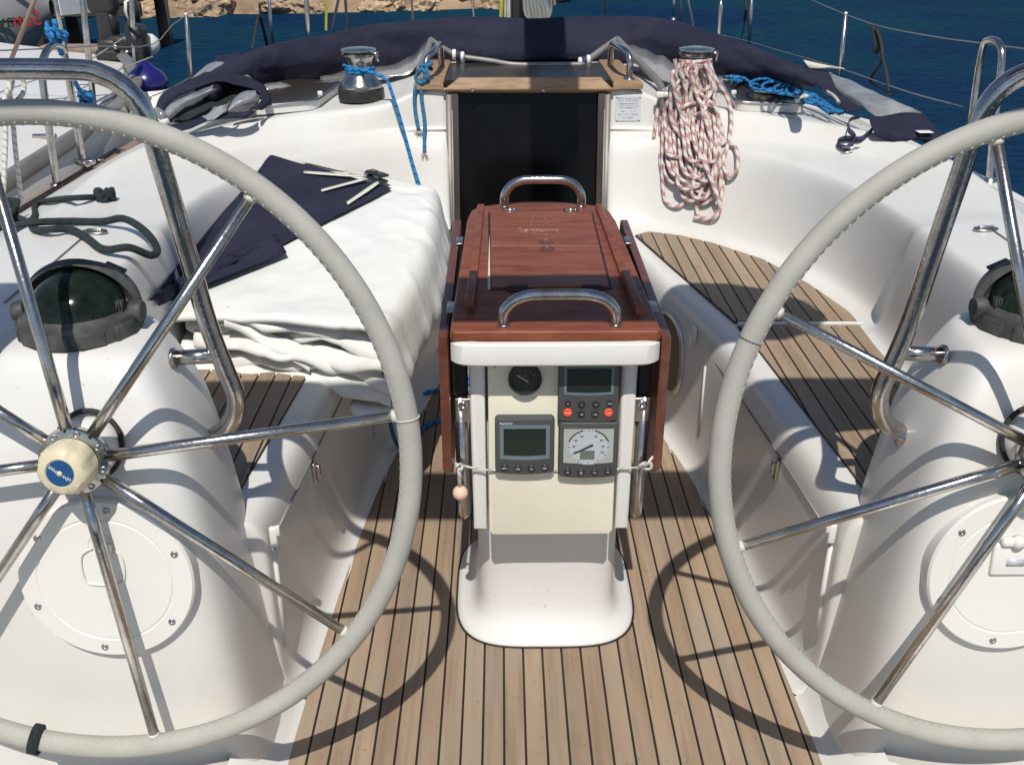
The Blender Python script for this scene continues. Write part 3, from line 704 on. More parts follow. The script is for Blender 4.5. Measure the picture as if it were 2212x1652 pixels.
# grab handles
for (yy, w_, h_, lb) in ((1.578, .098, .056, 'near'), (2.335, .094, .066, 'far')):
    m_ = MB(); pts = [(-w_, 0), (-w_, h_*.35), (-w_*.93, h_*.6), (-w_*.78, h_*.84), (-w_*.55, h_*.97), (-w_*.3, h_), (w_*.3, h_), (w_*.55, h_*.97), (w_*.78, h_*.84), (w_*.93, h_*.6), (w_, h_*.35), (w_, 0)]
    tube(m_, cat([V((x+.008, yy, TZ+z)) for x, z in pts], 6), .0105, 14)
    for q in (-1, 1): lathe(m_, [(.0125, 0), (.012, .003), (.0095, .004)], 16, mtx=T(q*w_+.008, yy, TZ))
    obj('handle', m_, 'steel', tb)
# white lip under the board
mb = MB(); rows = []
for z, e in ((-.063, -.012), (-.0615, -.004), (-.057, 0), (-.0235, 0), (-.0195, -.003), (-.018, -.012)):
    rows.append([V((sel(2*pi*k/64, 12)[0]*(.1935+e), 1.93+sel(2*pi*k/64, 12)[1]*(.395+e), TZ+z)) for k in range(64)])
for r in rows:
    for p in r:
        if p.y > 1.56: p.x = max(-.165, min(.165, p.x))
grid(mb, rows, closed_v=True); mb.f.append(tuple(range(63, -1, -1))); obj('apron', mb, 'gel', tb, angle=40)
# leaves
for s in (-1, 1):
    m_ = MB(); out = [(1.572, -.02), (2.235, -.005), (2.245, -.02), (2.245, -.26), (2.22, -.31), (2.1, -.325), (1.62, -.325), (1.572, -.29)]
    prism(m_, out, -.0085, .0085, bev=.003, seg=2, mtx=Matrix(((0, 0, 1, s*.1965), (1, 0, 0, 0), (0, 1, 0, TZ), (0, 0, 0, 1)))); obj('leaf', m_, 'mahog_edge', tb, angle=30)
    for y in (1.68, 2.08):
        m_ = MB(); rbox(m_, (s*.1865, y, TZ-.006), (.016, .05, .004), .001); obj('leaf_hinge', m_, 'steel_brushed', tb)
# pedestal: base flare + column
rows = []
for z, yf, yb, hw, n_ in ((.0015, 1.605, 2.02, .196, 3.6), (.006, 1.606, 2.02, .195, 3.6), (.011, 1.613, 2.01, .186, 3.5), (.018, 1.626, 1.995, .170, 3.6), (.034, 1.645, 1.98, .156, 4.2), (.07, 1.657, 1.97, .149, 5), (.15, 1.662, 1.96, .147, 6), (.33, 1.655, 1.96, .146, 8), (.36, 1.65, 1.96, .146, 8), (.68, 1.635, 1.96, .147, 8)):
    rows.append([V((sel(2*pi*k/72, n_)[0]*hw, (yf+yb)/2+sel(2*pi*k/72, n_)[1]*(yb-yf)/2, z)) for k in range(72)])
mb = MB(); grid(mb, rows, closed_v=True); obj('pedestal', mb, 'gel', tb)
mb = MB(); tube(mb, [V((sel(2*pi*k/72, 3.6)[0]*.1985, 1.8125+sel(2*pi*k/72, 3.6)[1]*.210, .0012)) for k in range(72)], .0022, 6, closed=True); obj('base_seal', mb, 'caulk', tb)
# instrument panel (inclined slightly), frame on the plane
PK = .072; pu = V((0, PK, 1)).normalized(); pn = V((0, -1, PK)).normalized(); PO = V((0, 1.574, .32))
def PPx(x, y):
    r = cF + cR*((x-CX)/FPX) - cU*((y-CY)/FPX); t_ = (PO-CAM).dot(pn)/r.dot(pn); return CAM+r*t_
def PF(x, y, off=0): return frame(PPx(x, y)+pn*off, (1, 0, 0), pu)
for s, xa, xb in ((-1, 1020, 1058), (1, 1340, 1388)):
    m_ = MB(); a = PPx(1198+s*160, 1148); b = PPx(1198+s*168, 782)
    pts = [(s*.1235, .318), (s*.1495, .318), (s*.1545, .68), (s*.1245, .68)][::s]
    prism(m_, pts, -.0, .085, bev=.010, seg=3, mtx=Matrix(((1, 0, 0, 0), (0, 0, -1, 1.665), (0, 1, 0, 0), (0, 0, 0, 1))))
    for v in m_.v: v.y += (v.z-.32)*PK-.008
    obj('side_post', m_, 'gel', tb, angle=30)
mb = MB(); prism(mb, [(-.120, .012), (-.114, .002), (.114, .002), (.120, .012), (.1195, .37), (-.1195, .37)], 0, .06, bev=.004, seg=2, mtx=Matrix(((1, 0, 0, 0), (0, 0, -1, 1.634), (0, 1, 0, .305), (0, 0, 0, 1))))
for v in mb.v: v.y += (v.z-.32)*PK
obj('instrument_panel', mb, 'gel_cream', tb, angle=30)
for x, y in ((1083, 917), (1094, 1188), (1550, 0)):
    pass
for x, y in ((1068, 790), (1322, 790), (1069, 1016), (1325, 1014)):
    m_ = MB(); lathe(m_, [(.0055, 0), (.005, .002), (.002, .002), (.002, .0006), (0, .0006)], 12, mtx=PF(x, y)); obj('panel_screw', m_, 'steel_brushed', tb)
# round gauge
g = MB(); F = PF(1134, 815); lathe(g, [(.0285, 0), (.0305, .004), (.0305, .013), (.0285, .016), (.0265, .0155), (.0262, .011), (0, .011)], 48, mtx=F); gg = obj('round_gauge', g, 'black', tb, angle=35)
m_ = MB(); rbox(m_, (0, 0, .0118), (.024, .0012, .0006), 0, mtx=F@T(-.004, .002, 0)@Matrix.Rotation(radians(-33), 4, 'Z')); obj('needle', m_, 'white_plastic', gg, smooth=False)
for i, sx in enumerate(('0', '10', '20', '30', '40')):
    a = radians(150-30*i); text(sx, .0048, (F@V((.019*cos(a), .019*sin(a)-.001, .0113))), (1, 0, 0), pu, 'ink_grey', gg, 'dial_number')
text('FUEL', .0045, (F@V((0, .0065, .0113))), (1, 0, 0), pu, 'ink_grey', gg)
def unit(cx_, cy_, kind):
    F = PF(cx_, cy_); w_, h_ = .110, .112
    if kind == 'pilot': h_ = .117
    m_ = MB(); b = bmesh.new(); 
    out = [(-w_/2, -h_/2+.006), (-w_/2+.004, -h_/2+.001), (-w_/4, -h_/2-.002), (0, -h_/2-.003), (w_/4, -h_/2-.002), (w_/2-.004, -h_/2+.001), (w_/2, -h_/2+.006), (w_/2, h_/2-.005), (w_/2-.005, h_/2), (-w_/2+.005, h_/2), (-w_/2, h_/2-.005)]; b.free()
    prism(m_, out, 0, .020, bev=.004, seg=3, mtx=F)
    u = obj('instrument', m_, 'inst', tb, angle=30)
    u['label'] = {'depth': 'square grey display with a blank dark screen', 'wind': 'square grey display with a round wind dial', 'pilot': 'grey autopilot control with two red buttons'}[kind]
    rx, ux, nx = V((1, 0, 0)), pu, pn
    def L(x, y, z=.0205): return F@V((x, y, z))
    sw = .092; sy = .070; oy = .008
    if kind == 'pilot': sw, sy, oy = .090, .055, .022
    m_ = MB(); k = [(-sw/2, oy+sy/2), (-sw/2, oy-sy/2+.002), (-sw/4, oy-sy/2), (0, oy-sy/2-.001), (sw/4, oy-sy/2), (sw/2, oy-sy/2+.002), (sw/2, oy+sy/2)]
    prism(m_, k, .0195, .0208, mtx=F); bz = obj('bezel', m_, 'dialframe' if kind == 'wind' else 'inst_bezel', u, smooth=False)
    if kind in ('depth', 'pilot'):
        a = .078 if kind == 'depth' else .080; bb = .054 if kind == 'depth' else .046
        m_ = MB(); prism(m_, [(-a/2, oy+bb/2+.001), (-a/2, oy-bb/2+.002), (0, oy-bb/2), (a/2, oy-bb/2+.002), (a/2, oy+bb/2+.001)], .0208, .0214, mtx=F); obj('screen', m_, 'lcd', u, smooth=False)
    else:
        m_ = MB(); lathe(m_, [(.040, .0208), (.0405, .0213), (0, .0213)], 64, mtx=F@T(0, oy-.001, 0)@Matrix.Scale(.90, 4, (0, 1, 0))); obj('dial', m_, 'dial', u, smooth=False)
        m_ = MB(); rbox(m_, (-.002, oy-.017, .0217), (.027, .018, .0006), 0, mtx=F); obj('small_screen', m_, 'lcd2', u, smooth=False)
        m_ = MB()
        for k2 in range(36):
            a = radians(10*k2); big = k2 % 3 == 0; r0 = .0335 if big else .036; c_ = F@T(0, oy-.001, 0)
            if 250 < (10*k2) % 360 < 290 and not big: continue
            rbox(m_, ((r0+.0395)/2, 0, .0216), (.0395-r0, .0009 if big else .0005, .0004), 0, mtx=c_@Matrix.Scale(.9, 4, (0, 1, 0))@Matrix.Rotation(a, 4, 'Z'))
        # arcs
        for (a0, a1) in ((20, 72), (108, 160)):
            for k2 in range(20):
                a = radians(a0+(a1-a0)*k2/19); rbox(m_, (.0385, 0, .02155), (.0022, .0034, .0003), 0, mtx=F@T(0, oy-.001, 0)@Matrix.Scale(.9, 4, (0, 1, 0))@Matrix.Rotation(a, 4, 'Z'))
        obj('dial_marks', m_, 'ink', u, smooth=False)
        for q in (-1, 1):
            for nn, dx, dy in (('30', .013, .0215), ('60', .0235, .0135), ('90', .0270, .001), ('120', .025, -.0105)):
                text(nn, .0056, L(q*dx, oy+dy-.001, .0217), rx, ux, 'ink', u, 'dial_number')
        m_ = MB(); prism(m_, [(-.001, -.0012), (-.037, -.0010), (-.037, .0010), (-.001, .0024), (.0015, .0024), (.003, .0005), (.0015, -.0016)], .0218, .0226, mtx=F@T(.006, oy+.002, 0)@Matrix.Rotation(radians(26), 4, 'Z')); obj('needle', m_, 'ink', u, smooth=False)
    if kind != 'pilot':
        text('Raymarine', .0055, L(-.046, .0465 if kind == 'depth' else .0465), rx, ux, 'white_ink' if kind == 'depth' else 'ink_grey', u, align='LEFT')
        labs = ('DEPTH', 'SPEED', 'TRIP', 'RESET') if kind == 'depth' else ('disp', 'true\napp', 'VMG', 'tack')
        for q, lb in zip((-.0375, -.0125, .0125, .0375), labs):
            yy = -.0455+(.0015 if abs(q) > .02 else 0)
            m_ = MB(); lathe(m_, [(.0066, .0195), (.0066, .0218), (.0055, .0228), (0, .0230)], 24, mtx=F@T(q, yy, 0)); bt = obj('button', m_, 'btn', u, angle=40)
            text(lb, .0030, L(q, yy, .0233), rx, ux, 'white_ink', bt)
    else:
        rows_ = [(-.0375, -.0215, .0055, 'btn', 'o'), (-.0125, -.0235, .0066, 'btn', '-1'), (.0135, -.0235, .0066, 'btn', '+1'), (.0385, -.0215, .0058, 'btn', 'TRACK'),
                 (-.0375, -.0395, .0083, 'red_btn', 'STANDBY'), (-.0125, -.0425, .0066, 'btn', '-10'), (.0125, -.0430, .0066, 'btn', '+10'), (.0370, -.0400, .0083, 'red_btn', 'AUTO')]
        for q, yy, r_, mm, lb in rows_:
            m_ = MB(); lathe(m_, [(r_, .0195), (r_, .0218), (r_*.85, .0230), (0, .0233)], 28, mtx=F@T(q, yy, 0)); bt = obj('button', m_, mm, u, angle=40)
            text(lb, .0042 if len(lb) < 4 else .0027, L(q, yy, .0236), rx, ux, 'white_ink', bt)
unit(1133, 954, 'depth'); unit(1269, 962, 'wind'); unit(1270, 838, 'pilot')
# folded leg stays beside the pedestal
for s in (-1, 1):
    m_ = MB(); rbox(m_, (s*.163, 1.602, .565), (.036, .004, .050), .006, 2, mtx=None); obj('stay_bracket', m_, 'steel_brushed', tb)
    m_ = MB(); lathe(m_, [(.009, 0), (.009, .004), (.004, .005), (.004, .001), (0, .001)], 18, mtx=frame((s*.165, 1.600, .577), (1, 0, 0), (0, 0, 1))); obj('stay_bolt', m_, 'steel', tb)
    m_ = MB(); tube(m_, [(s*.171, 1.612, .59), (s*.169, 1.610, .38), (s*.168, 1.609, .335), (s*.168, 1.611, .325)], [.0125, .0120, .0118, .007], 14); obj('stay', m_, 'steel', tb)
    m_ = MB(); rbox(m_, (s*.171, 1.64, .63), (.026, .05, .12), .004); obj('stay_block', m_, 'rubber', tb)
# cord with ball tied across the pedestal
t = thing('lashing_cord', 'thin white cord with hooks tied across the table pedestal below the displays', 'cord', PPx(1200, 1010))
pts = [PPx(975, 998)+pn*.0, PPx(1000, 1000)+pn*.01, PPx(1040, 1008)+pn*.012, PPx(1068, 1012)+pn*.006, PPx(1130, 1014)+pn*.003, PPx(1200, 1014)+pn*.004, PPx(1270, 1014)+pn*.003, PPx(1330, 1010)+pn*.006, PPx(1375, 1003)+pn*.012, PPx(1395, 1000)+pn*.01]
mb = MB(); tube(mb, cat(pts, 5), .0022, 8); obj('line', mb, 'rope_white', t)
for x, y, s in ((975, 992, -1), (1405, 994, 1)):
    c = PPx(x, y)+pn*.008; m_ = MB(); tube(m_, cat([c+V((s*.012, 0, .012)), c+V((s*.004, 0, .012)), c+V((-s*.004, 0, 0)), c+V((s*.002, 0, -.006)), c+V((s*.012, 0, -.004)), c+V((s*.013, 0, .006))], 5), .0028, 8); obj('hook', m_, 'white_plastic' if s > 0 else 'steel', t)
c = PPx(1385, 1000)+pn*.012
m_ = MB(); tube(m_, cat([c+V((.010*cos(a)+.004*a/3, .004*sin(2*a), .006*sin(a))) for a in [k*.7 for k in range(14)]], 3), .0026, 7); obj('knot', m_, 'rope_white', t)
c = PPx(992, 1002)+pn*.012
m_ = MB(); tube(m_, cat([c+V((.006*cos(a), .004*sin(2*a), .005*sin(a))) for a in [k*.8 for k in range(12)]], 3), .0026, 7); obj('knot', m_, 'rope_white', t)
m_ = MB(); tube(m_, [c, c+V((0, .001, -.020)), c+V((.001, .002, -.045))], .0035, 8); obj('tail', m_, 'rope_white', t)
m_ = MB(); lathe(m_, [(.0145*sin(a), .0145*cos(a)) for a in [pi*k/16 for k in range(17)]], 28, mtx=T(*(c+V((.001, .002, -.058))))); obj('ball', m_, 'ball', t)

# ================================================================== DECK GEAR
t = thing('latches', 'x', 'x'); bpy.data.objects.remove(t)
# portlight hatches
def deck_hatch(quad, lab):
    c = sum((V(q) for q in quad), V())/4; t = thing('deck_hatch', lab, 'hatch', c)
    quad = [V(q) for q in quad]
    def ring(sc, off):
        out = []
        pts = [c+(q-c)*sc for q in quad]
        for i in range(4):
            a, b, d = pts[i-1], pts[i], pts[(i+1) % 4]
            e0 = b+(a-b).normalized()*.045; e1 = b+(d-b).normalized()*.045
            for k in range(6):
                u = k/5; out.append((e0*(1-u)**2+b*2*u*(1-u)+e1*u*u)+V((0, 0, off)))
        return out
    m_ = MB(); tube(m_, ring(1, .008), .0105, 10, closed=True, flat=.6); obj('frame', m_, 'steel_brushed', t)
    m_ = MB(); r = ring(.985, .014); m_.add(r, [tuple(range(len(r)))]); obj('pane', m_, 'hatchglass', t, smooth=False)
    m_ = MB(); r0 = ring(1.02, -.02); r1 = ring(1.02, .006); grid(m_, [r0, r1], closed_v=True); obj('coaming_frame', m_, 'gel', t)
    for i in (0, 1):
        a = quad[i].lerp(quad[(i+1) % 4], .2 if i else .12)+V((0, 0, .02)); m_ = MB(); rbox(m_, a, (.018, .014, .016), .004); obj('latch', m_, 'white_plastic', t)
hl = [P(548, 236, z=.80), P(680, 224, z=.805), P(738, 182, z=.81), P(600, 180, z=.80)]
deck_hatch(hl, 'silver framed deck window left of the companionway, beside the left winch')
hr = [P(1737, 231, z=.795), P(1592, 226, z=.805), P(1555, 168, z=.815), P(1695, 176, z=.80)]
deck_hatch(hr, 'silver framed deck window on the right, half covered by blue rope')

def winch(s, lab):
    c = V((.585*s, 3.535, .797)); t = thing('winch', lab, 'winch', c); F = T(*c)
    m_ = MB(); lathe(m_, [(.080, 0), (.081, .004), (.080, .036), (.076, .040)], 40, mtx=F); obj('base', m_, 'black', t, angle=40)
    m_ = MB(); lathe(m_, [(.076, .039), (.072, .052), (.060, .066), (.050, .080), (.044, .092), (.043, .12), (.045, .135), (.052, .143), (.055, .147)], 40, mtx=F); obj('drum', m_, 'steel', t)
    m_ = MB(); lathe(m_, [(.050, .144), (.060, .149), (.060, .153), (.052, .157), (.056, .160), (.062, .163), (.061, .168), (.050, .171), (.030, .174), (.0, .174)], 40, mtx=F); obj('self_tailer', m_, 'steel', t, angle=45)
    m_ = MB(); rbox(m_, (.045, -.02, .158), (.05, .02, .008), .003, mtx=F); tube(m_, [c+V((.05, -.03, .16)), c+V((.066, -.03, .155)), c+V((.066, -.028, .13))], .006, 8); obj('feeder_arm', m_, 'steel', t)
    return c
wcL = winch(-1, 'left coachroof winch with two turns of blue line'); wcR = winch(1, 'right coachroof winch carrying the red and white rope coil')

# blue line from left winch down to the cockpit floor
c = wcL; pts = [c+V((.048*cos(a), .048*sin(a), .088+.0016*a)) for a in [radians(150+k*20) for k in range(40)]]
pts += [P(826, 166, Y=3.44), P(846, 200, Y=3.40), P(868, 270, Y=3.37), P(890, 350, Y=3.33), P(917, 438, Y=3.22), P(945, 560, Y=2.95), P(960, 680, Y=2.6)]
q0 = P(968, 720, Y=2.5)
mb = MB(); tube(mb, cat(pts, 3), .0058, 8); tag(obj('blue_sheet', mb, 'rope_blue'), 'blue line led from the left winch down across the bulkhead', 'rope')
# loose blue line on the sole left of the table
pts = [P(918, 690, z=.16), P(930, 730, z=.10), P(975, 790, z=.02), P(1015, 820, z=.012), P(985, 838, z=.010), P(900, 850, z=.012), P(880, 862, z=.02), P(960, 840, z=.01), P(1018, 850, z=.01), P(1010, 880, z=.008), P(930, 915, z=.008), P(900, 935, z=.01), P(860, 960, z=.02), P(840, 900, z=.2)]
mb = MB(); tube(mb, cat(pts, 8), .0058, 8); tag(obj('loose_line', mb, 'rope_blue'), 'loose blue line lying on the teak floor left of the table', 'rope')

# handles beside the hatch
mb = MB(); a = [(P(1367, 178, Y=3.52)), P(1367, 140, Y=3.52)]
b0 = V((.352, 3.50, .868))
tube(mb, cat([b0, b0+V((0, 0, .05)), b0+V((-.003, .012, .075)), b0+V((-.015, .04, .090)), b0+V((-.03, .12, .094)), b0+V((-.035, .26, .085)), b0+V((-.035, .30, .05)), b0+V((-.035, .31, 0))], 6), .0115, 12)
lathe(mb, [(.022, -.002), (.02, .004), (.012, .006)], 20, mtx=T(*b0))
tag(obj('handhold', mb, 'steel'), 'chrome handhold tube on the right teak runner', 'handle')
mb = MB(); b1 = V((-.352, 3.50, .868))
tube(mb, cat([b1, b1+V((0, 0, .04)), b1+V((.003, .012, .066)), b1+V((.02, .04, .082)), b1+V((.03, .12, .090)), b1+V((.035, .26, .085)), b1+V((.035, .30, .05)), b1+V((.035, .31, 0))], 6), .0115, 12)
lathe(mb, [(.022, -.002), (.02, .004), (.012, .006)], 20, mtx=T(*b1))
tag(obj('handhold', mb, 'steel'), 'steel handhold on the left teak runner with blue line tied round it', 'handle')
# knotted teal line with frayed ends
t = thing('frayed_line', 'teal line knotted on the left handhold with two frayed ends hanging down the bulkhead', 'rope', P(912, 150, Y=3.47))
m_ = MB(); kc = b1+V((.0, -.004, .045)); tube(m_, cat([kc+V((.019*cos(a), .018*sin(a), .006*a/2-.01)) for a in [k*.75 for k in range(12)]]+[P(925, 165, Y=3.44), P(910, 180, Y=3.43), P(898, 168, Y=3.44), P(912, 150, Y=3.43), P(924, 172, Y=3.425)], 4), .0068, 8); obj('knot', m_, 'rope_teal', t)
m_ = MB(); e1 = P(905, 282, Y=3.40); tube(m_, cat([P(903, 170, Y=3.44), P(896, 200, Y=3.432), P(897, 240, Y=3.425), e1], 5), .0066, 8); obj('strand', m_, 'rope_teal', t)
m_ = MB(); e2 = P(917, 330, Y=3.365); tube(m_, cat([P(913, 168, Y=3.44), P(910, 205, Y=3.432), P(917, 260, Y=3.41), P(917, 300, Y=3.39), e2], 5), .0066, 8); obj('strand', m_, 'rope_teal', t)
for e in (e1, e2):
    m_ = MB()
    for k in range(26):
        d = V((random.uniform(-1, 1), random.uniform(-.6, .3), random.uniform(-1.6, -.2))).normalized()*random.uniform(.012, .026)
        tube(m_, [e, e+d*.5, e+d+V((0, 0, -.004))], [.0016, .0012, .0005], 4)
    f = obj('frayed_end', m_, 'fray', t)

# red and white coil on the right winch
tC = thing('rope_coil', 'white rope with red flecks coiled on the right winch and hanging down the bulkhead', 'rope', wcR)
c = wcR; m_ = MB()
tube(m_, [c+V((.053*cos(a), .053*sin(a), .066+.0022*a)) for a in [k*.28 for k in range(int(5*2*pi/.28))]], .0068, 8); obj('turns', m_, 'rope_red', tC)
rnd = random.Random(5)
loops = [ # xl, xr, ytop, ybot, lift
 (1424, 1500, 150, 400, 0), (1432, 1545, 145, 412, 1), (1440, 1530, 150, 372, 2), (1450, 1522, 165, 395, 3), (1462, 1560, 140, 440, 1),
 (1470, 1552, 150, 420, 2), (1478, 1538, 155, 398, 3), (1458, 1508, 160, 410, 4), (1490, 1545, 150, 430, 3), (1500, 1558, 160, 478, 0),
 (1447, 1515, 145, 302, 5), (1428, 1498, 190, 447, 0), (1484, 1530, 150, 360, 5), (1466, 1540, 150, 385, 4), (1440, 1556, 148, 400, 3), (1474, 1520, 160, 350, 6), (1444, 1512, 158, 388, 2), (1456, 1534, 150, 405, 3), (1468, 1526, 152, 434, 2), (1482, 1550, 156, 392, 4), (1436, 1486, 168, 340, 4), (1496, 1552, 160, 350, 5)]
def cp(x, y, l):
    b = on(x, max(y, 232), .0)
    zz = .0 if y > 232 else 0
    base = b.y if y > 232 else 3.44
    q = P(x, y, Y=base-.010-.0085*l-(.03 if y < 250 else 0)*1.0)
    return q
for k, (xl, xr, yt, yb, l) in enumerate(loops):
    sh = rnd.uniform(-8, 8); xt = 1490+rnd.uniform(-30, 30); xm = (xl+xr)/2+sh
    pts = [(xt-10, yt-12), (xl+10+rnd.uniform(-4, 6), yt+50), (xl+rnd.uniform(-3, 3), (yt+yb)/2), (xl+4, yb-40), (xm-14, yb-8), (xm+12, yb-1), (xr-8, yb-28), (xr+rnd.uniform(-3, 3), yb-75), (xr-rnd.uniform(0, 18), (yt+yb)/2-20), (xt+24, yt+40), (xt+12, yt-8)]
    m_ = MB(); tube(m_, cat([cp(x, y, l+.35*sin(i*1.7+k)) for i, (x, y) in enumerate(pts)], 7), .0067, 9); obj('loop', m_, 'rope_red', tC)
m_ = MB(); pts = [(1530, 130), (1545, 170), (1572, 215), (1580, 260), (1573, 310), (1562, 350), (1572, 380), (1590, 370), (1594, 345), (1588, 318), (1570, 310), (1556, 312)]
tube(m_, cat([cp(x, y, 1.5) for x, y in pts], 7), .0072, 9); obj('loop', m_, 'rope_red', tC)
m_ = MB(); tube(m_, cat([c+V((-.02, -.06, .12)), c+V((-.05, -.07, .10)), cp(1452, 160, 6), cp(1466, 230, 6), cp(1490, 290, 6), cp(1520, 350, 6), cp(1548, 420, 4), cp(1555, 450, 2), cp(1540, 472, 1), cp(1500, 470, 0)], 7), .0072, 9); obj('loop', m_, 'rope_red', tC)
m_ = MB(); tube(m_, cat([c+V((-.05, -.03, .13)), c+V((-.03, -.07, .125)), c+V((.03, -.07, .10)), c+V((.05, -.05, .07)), cp(1530, 215, 5), cp(1520, 240, 5), cp(1500, 250, 5)], 7), .0072, 9); obj('loop', m_, 'rope_red', tC)
m_ = MB(); tube(m_, cat([P(1425, 205, Y=3.42), P(1420, 240, Y=3.41), P(1412, 300, Y=3.38)], 5), .0066, 9); obj('loop', m_, 'rope_red', tC)
# rope clutch / cam fitting left of the coil
t = thing('cam_cleat', 'grey cam cleat fitting between the plaque and the red and white coil', 'cleat', P(1428, 215, Y=3.42))
m_ = MB(); rbox(m_, P(1432, 215, Y=3.40), (.018, .03, .075), .005, 3); obj('cheek', m_, 'alu_dull', t)
m_ = MB(); rbox(m_, P(1426, 205, Y=3.39), (.03, .02, .02), .005, 3); lathe(m_, [(.009, -.006), (.011, 0), (.009, .006)], 16, mtx=frame(P(1440, 205, Y=3.38), (1, 0, 0), (0, 0, 1))); obj('roller', m_, 'white_plastic', t)

# plaque
pc = on(1357, 235, 0); t = thing('builders_plaque', 'small metal builders plate with printed lines and four screws right of the door', 'plaque', pc)
p4 = [on(1331, 208), on(1385, 208), on(1384, 262), on(1329, 262)]; ex = (p4[1]-p4[0]).normalized(); ey = (p4[0]-p4[3]).normalized(); ez = ex.cross(ey).normalized()
pw, ph = (p4[1]-p4[0]).length, (p4[0]-p4[3]).length; F = frame(pc+ez*.002, ex, ey)
m_ = MB(); rbox(m_, (0, 0, 0), (pw, ph, .0022), .0006, 1, mtx=F); obj('plate', m_, 'plaque', t, smooth=False)
for i, (sx, sz, al, yy) in enumerate((('Bavaria Yachtbau GmbH', .0075, 0, .40), ('Bavariastr. 1  D-97232 Giebelstadt', .0050, 0, .31), ('Segelyacht: Bavaria 41', .0072, 0, .20), ('Entwurfskategorie  A', .0068, -.0, .04), ('Max.    i      =   10', .0066, 0, -.10), ('Max.    i + \u25a1  =  1800 kg', .0066, 0, -.23), ('C E  2003', .0078, 0, -.37))):
    text(sx, sz, F@V((al, yy*ph, .0014)), ex, ey, 'ink_grey', t)
m_ = MB(); rbox(m_, (0, .125*ph, .0013), (pw*.92, .0008, .0004), 0, mtx=F); obj('rule', m_, 'ink_grey', t, smooth=False)
for q in (-1, 1):
    for r in (-1, 1):
        m_ = MB(); lathe(m_, [(.0035, .001), (.003, .002), (0, .002)], 10, mtx=F@T(q*pw*.46, r*ph*.45, 0)); obj('screw', m_, 'steel_brushed', t)

# blue coiled rope on the right deck
tB = thing('blue_rope_heap', 'bright blue rope heaped across the right deck window', 'rope', P(1680, 195, z=.83))
rnd = random.Random(11)
for k in range(9):
    pts = []; x, y = 1575+rnd.uniform(0, 60), 172+rnd.uniform(-4, 10)
    for i in range(9):
        u = i/8; xx = 1578+u*230+rnd.uniform(-16, 16)+(24*sin(i*2.1+k) if 1 < i < 6 else 0); yy = 170+u*u*62+u*14+rnd.uniform(-9, 9)*(1-.5*u)
        pts.append(P(xx, yy, z=.828+.020*rnd.random()*(1.3-u)-.03*u))
    m_ = MB(); tube(m_, cat(pts, 6), .0056, 7); obj('strand', m_, 'rope_blue', tB)
for k in range(4):
    cx_, cy_ = 1650+k*22, 183+k*5; m_ = MB(); tube(m_, cat([P(cx_+(30-4*k)*cos(a), cy_+(12-k)*sin(a), z=.85+.003*a) for a in [j*.7 for j in range(9)]], 4), .0056, 7); obj('strand', m_, 'rope_blue', tB)
tW = thing('white_rope', 'white rope lying under the blue heap on the right deck', 'rope', P(1640, 205, z=.82))
for pts in ([(1612, 168), (1570, 170), (1588, 176), (1620, 172)], [(1630, 196), (1665, 199), (1690, 197)], [(1715, 205), (1745, 208), (1720, 212)], [(1780, 195), (1800, 207), (1812, 222)]):
    m_ = MB(); tube(m_, cat([P(x, y, z=.825) for x, y in pts], 5), .0062, 7); obj('strand', m_, 'rope_white', tW)

# dark green mooring rope on the left helm coaming
t = thing('mooring_rope', 'dark green braided rope with an end knot lying on the left coaming', 'rope', on(60, 490, .01))
def gp(pts, off=.009): return [on(x, y, off) for x, y in pts]
m_ = MB(); tube(m_, cat(gp([(10, 478), (40, 474), (66, 484), (80, 470), (78, 452), (95, 441), (140, 436), (205, 433)]), 6), .0078, 10); obj('tail', m_, 'rope_green', t)
kc = on(226, 434, .016); m_ = MB(); tube(m_, cat([kc+V((.020*cos(a)*(1+.2*sin(3*a)), .016*sin(a), .012*sin(2.3*a))) for a in [k*.62 for k in range(24)]], 3), .0072, 8); obj('end_knot', m_, 'rope_green', t)
lp = [(20, 498), (70, 492), (150, 489), (220, 490), (270, 502), (305, 528), (312, 548), (298, 562), (268, 562), (225, 550), (185, 522), (150, 506), (90, 508), (30, 505)]
m_ = MB(); tube(m_, cat([on(x, y, .012+(.02 if 240 < x < 320 else 0)) for x, y in lp], 6), .0085, 10); obj('bight', m_, 'rope_green', t)
kc = on(12, 492, .035)
for k in range(3):
    m_ = MB(); tube(m_, [kc+V((.052*cos(a)+.006*k, (.030+.01*k)*sin(a), .045*sin(a+.5*k))) for a in [2*pi*j/28 for j in range(28)]], .0080, 9, closed=True); obj('turn', m_, 'rope_green', t)

# locker lid seam, drain plates
for s in (-1, 1):
    m_ = MB()
    pts = [on(*q, .0008) for q in (((10, 655), (60, 612), (120, 565), (190, 505)))]
    pts = [V((q.x*(1 if s < 0 else -1), q.y, q.z)) for q in pts]
    tube(m_, pts, .0028, 6); o = struct('lid_seam', m_, 'alu_dull')
    c = on(205, 503, .002); c.x *= (1 if s < 0 else -1)
    m_ = MB(); lathe(m_, [(.030, -.002), (.029, .003), (.024, .004), (0, .004)], 30, mtx=T(*c)@Matrix.Rotation(.1*s, 4, 'Z'), sy=.62); rbox(m_, c+V((0, 0, .006)), (.034, .006, .005), .002)
    tag(obj('lid_pull', m_, 'steel_brushed'), f'oval stainless lid pull at the corner of the {"left" if s < 0 else "right"} helm locker', 'latch')

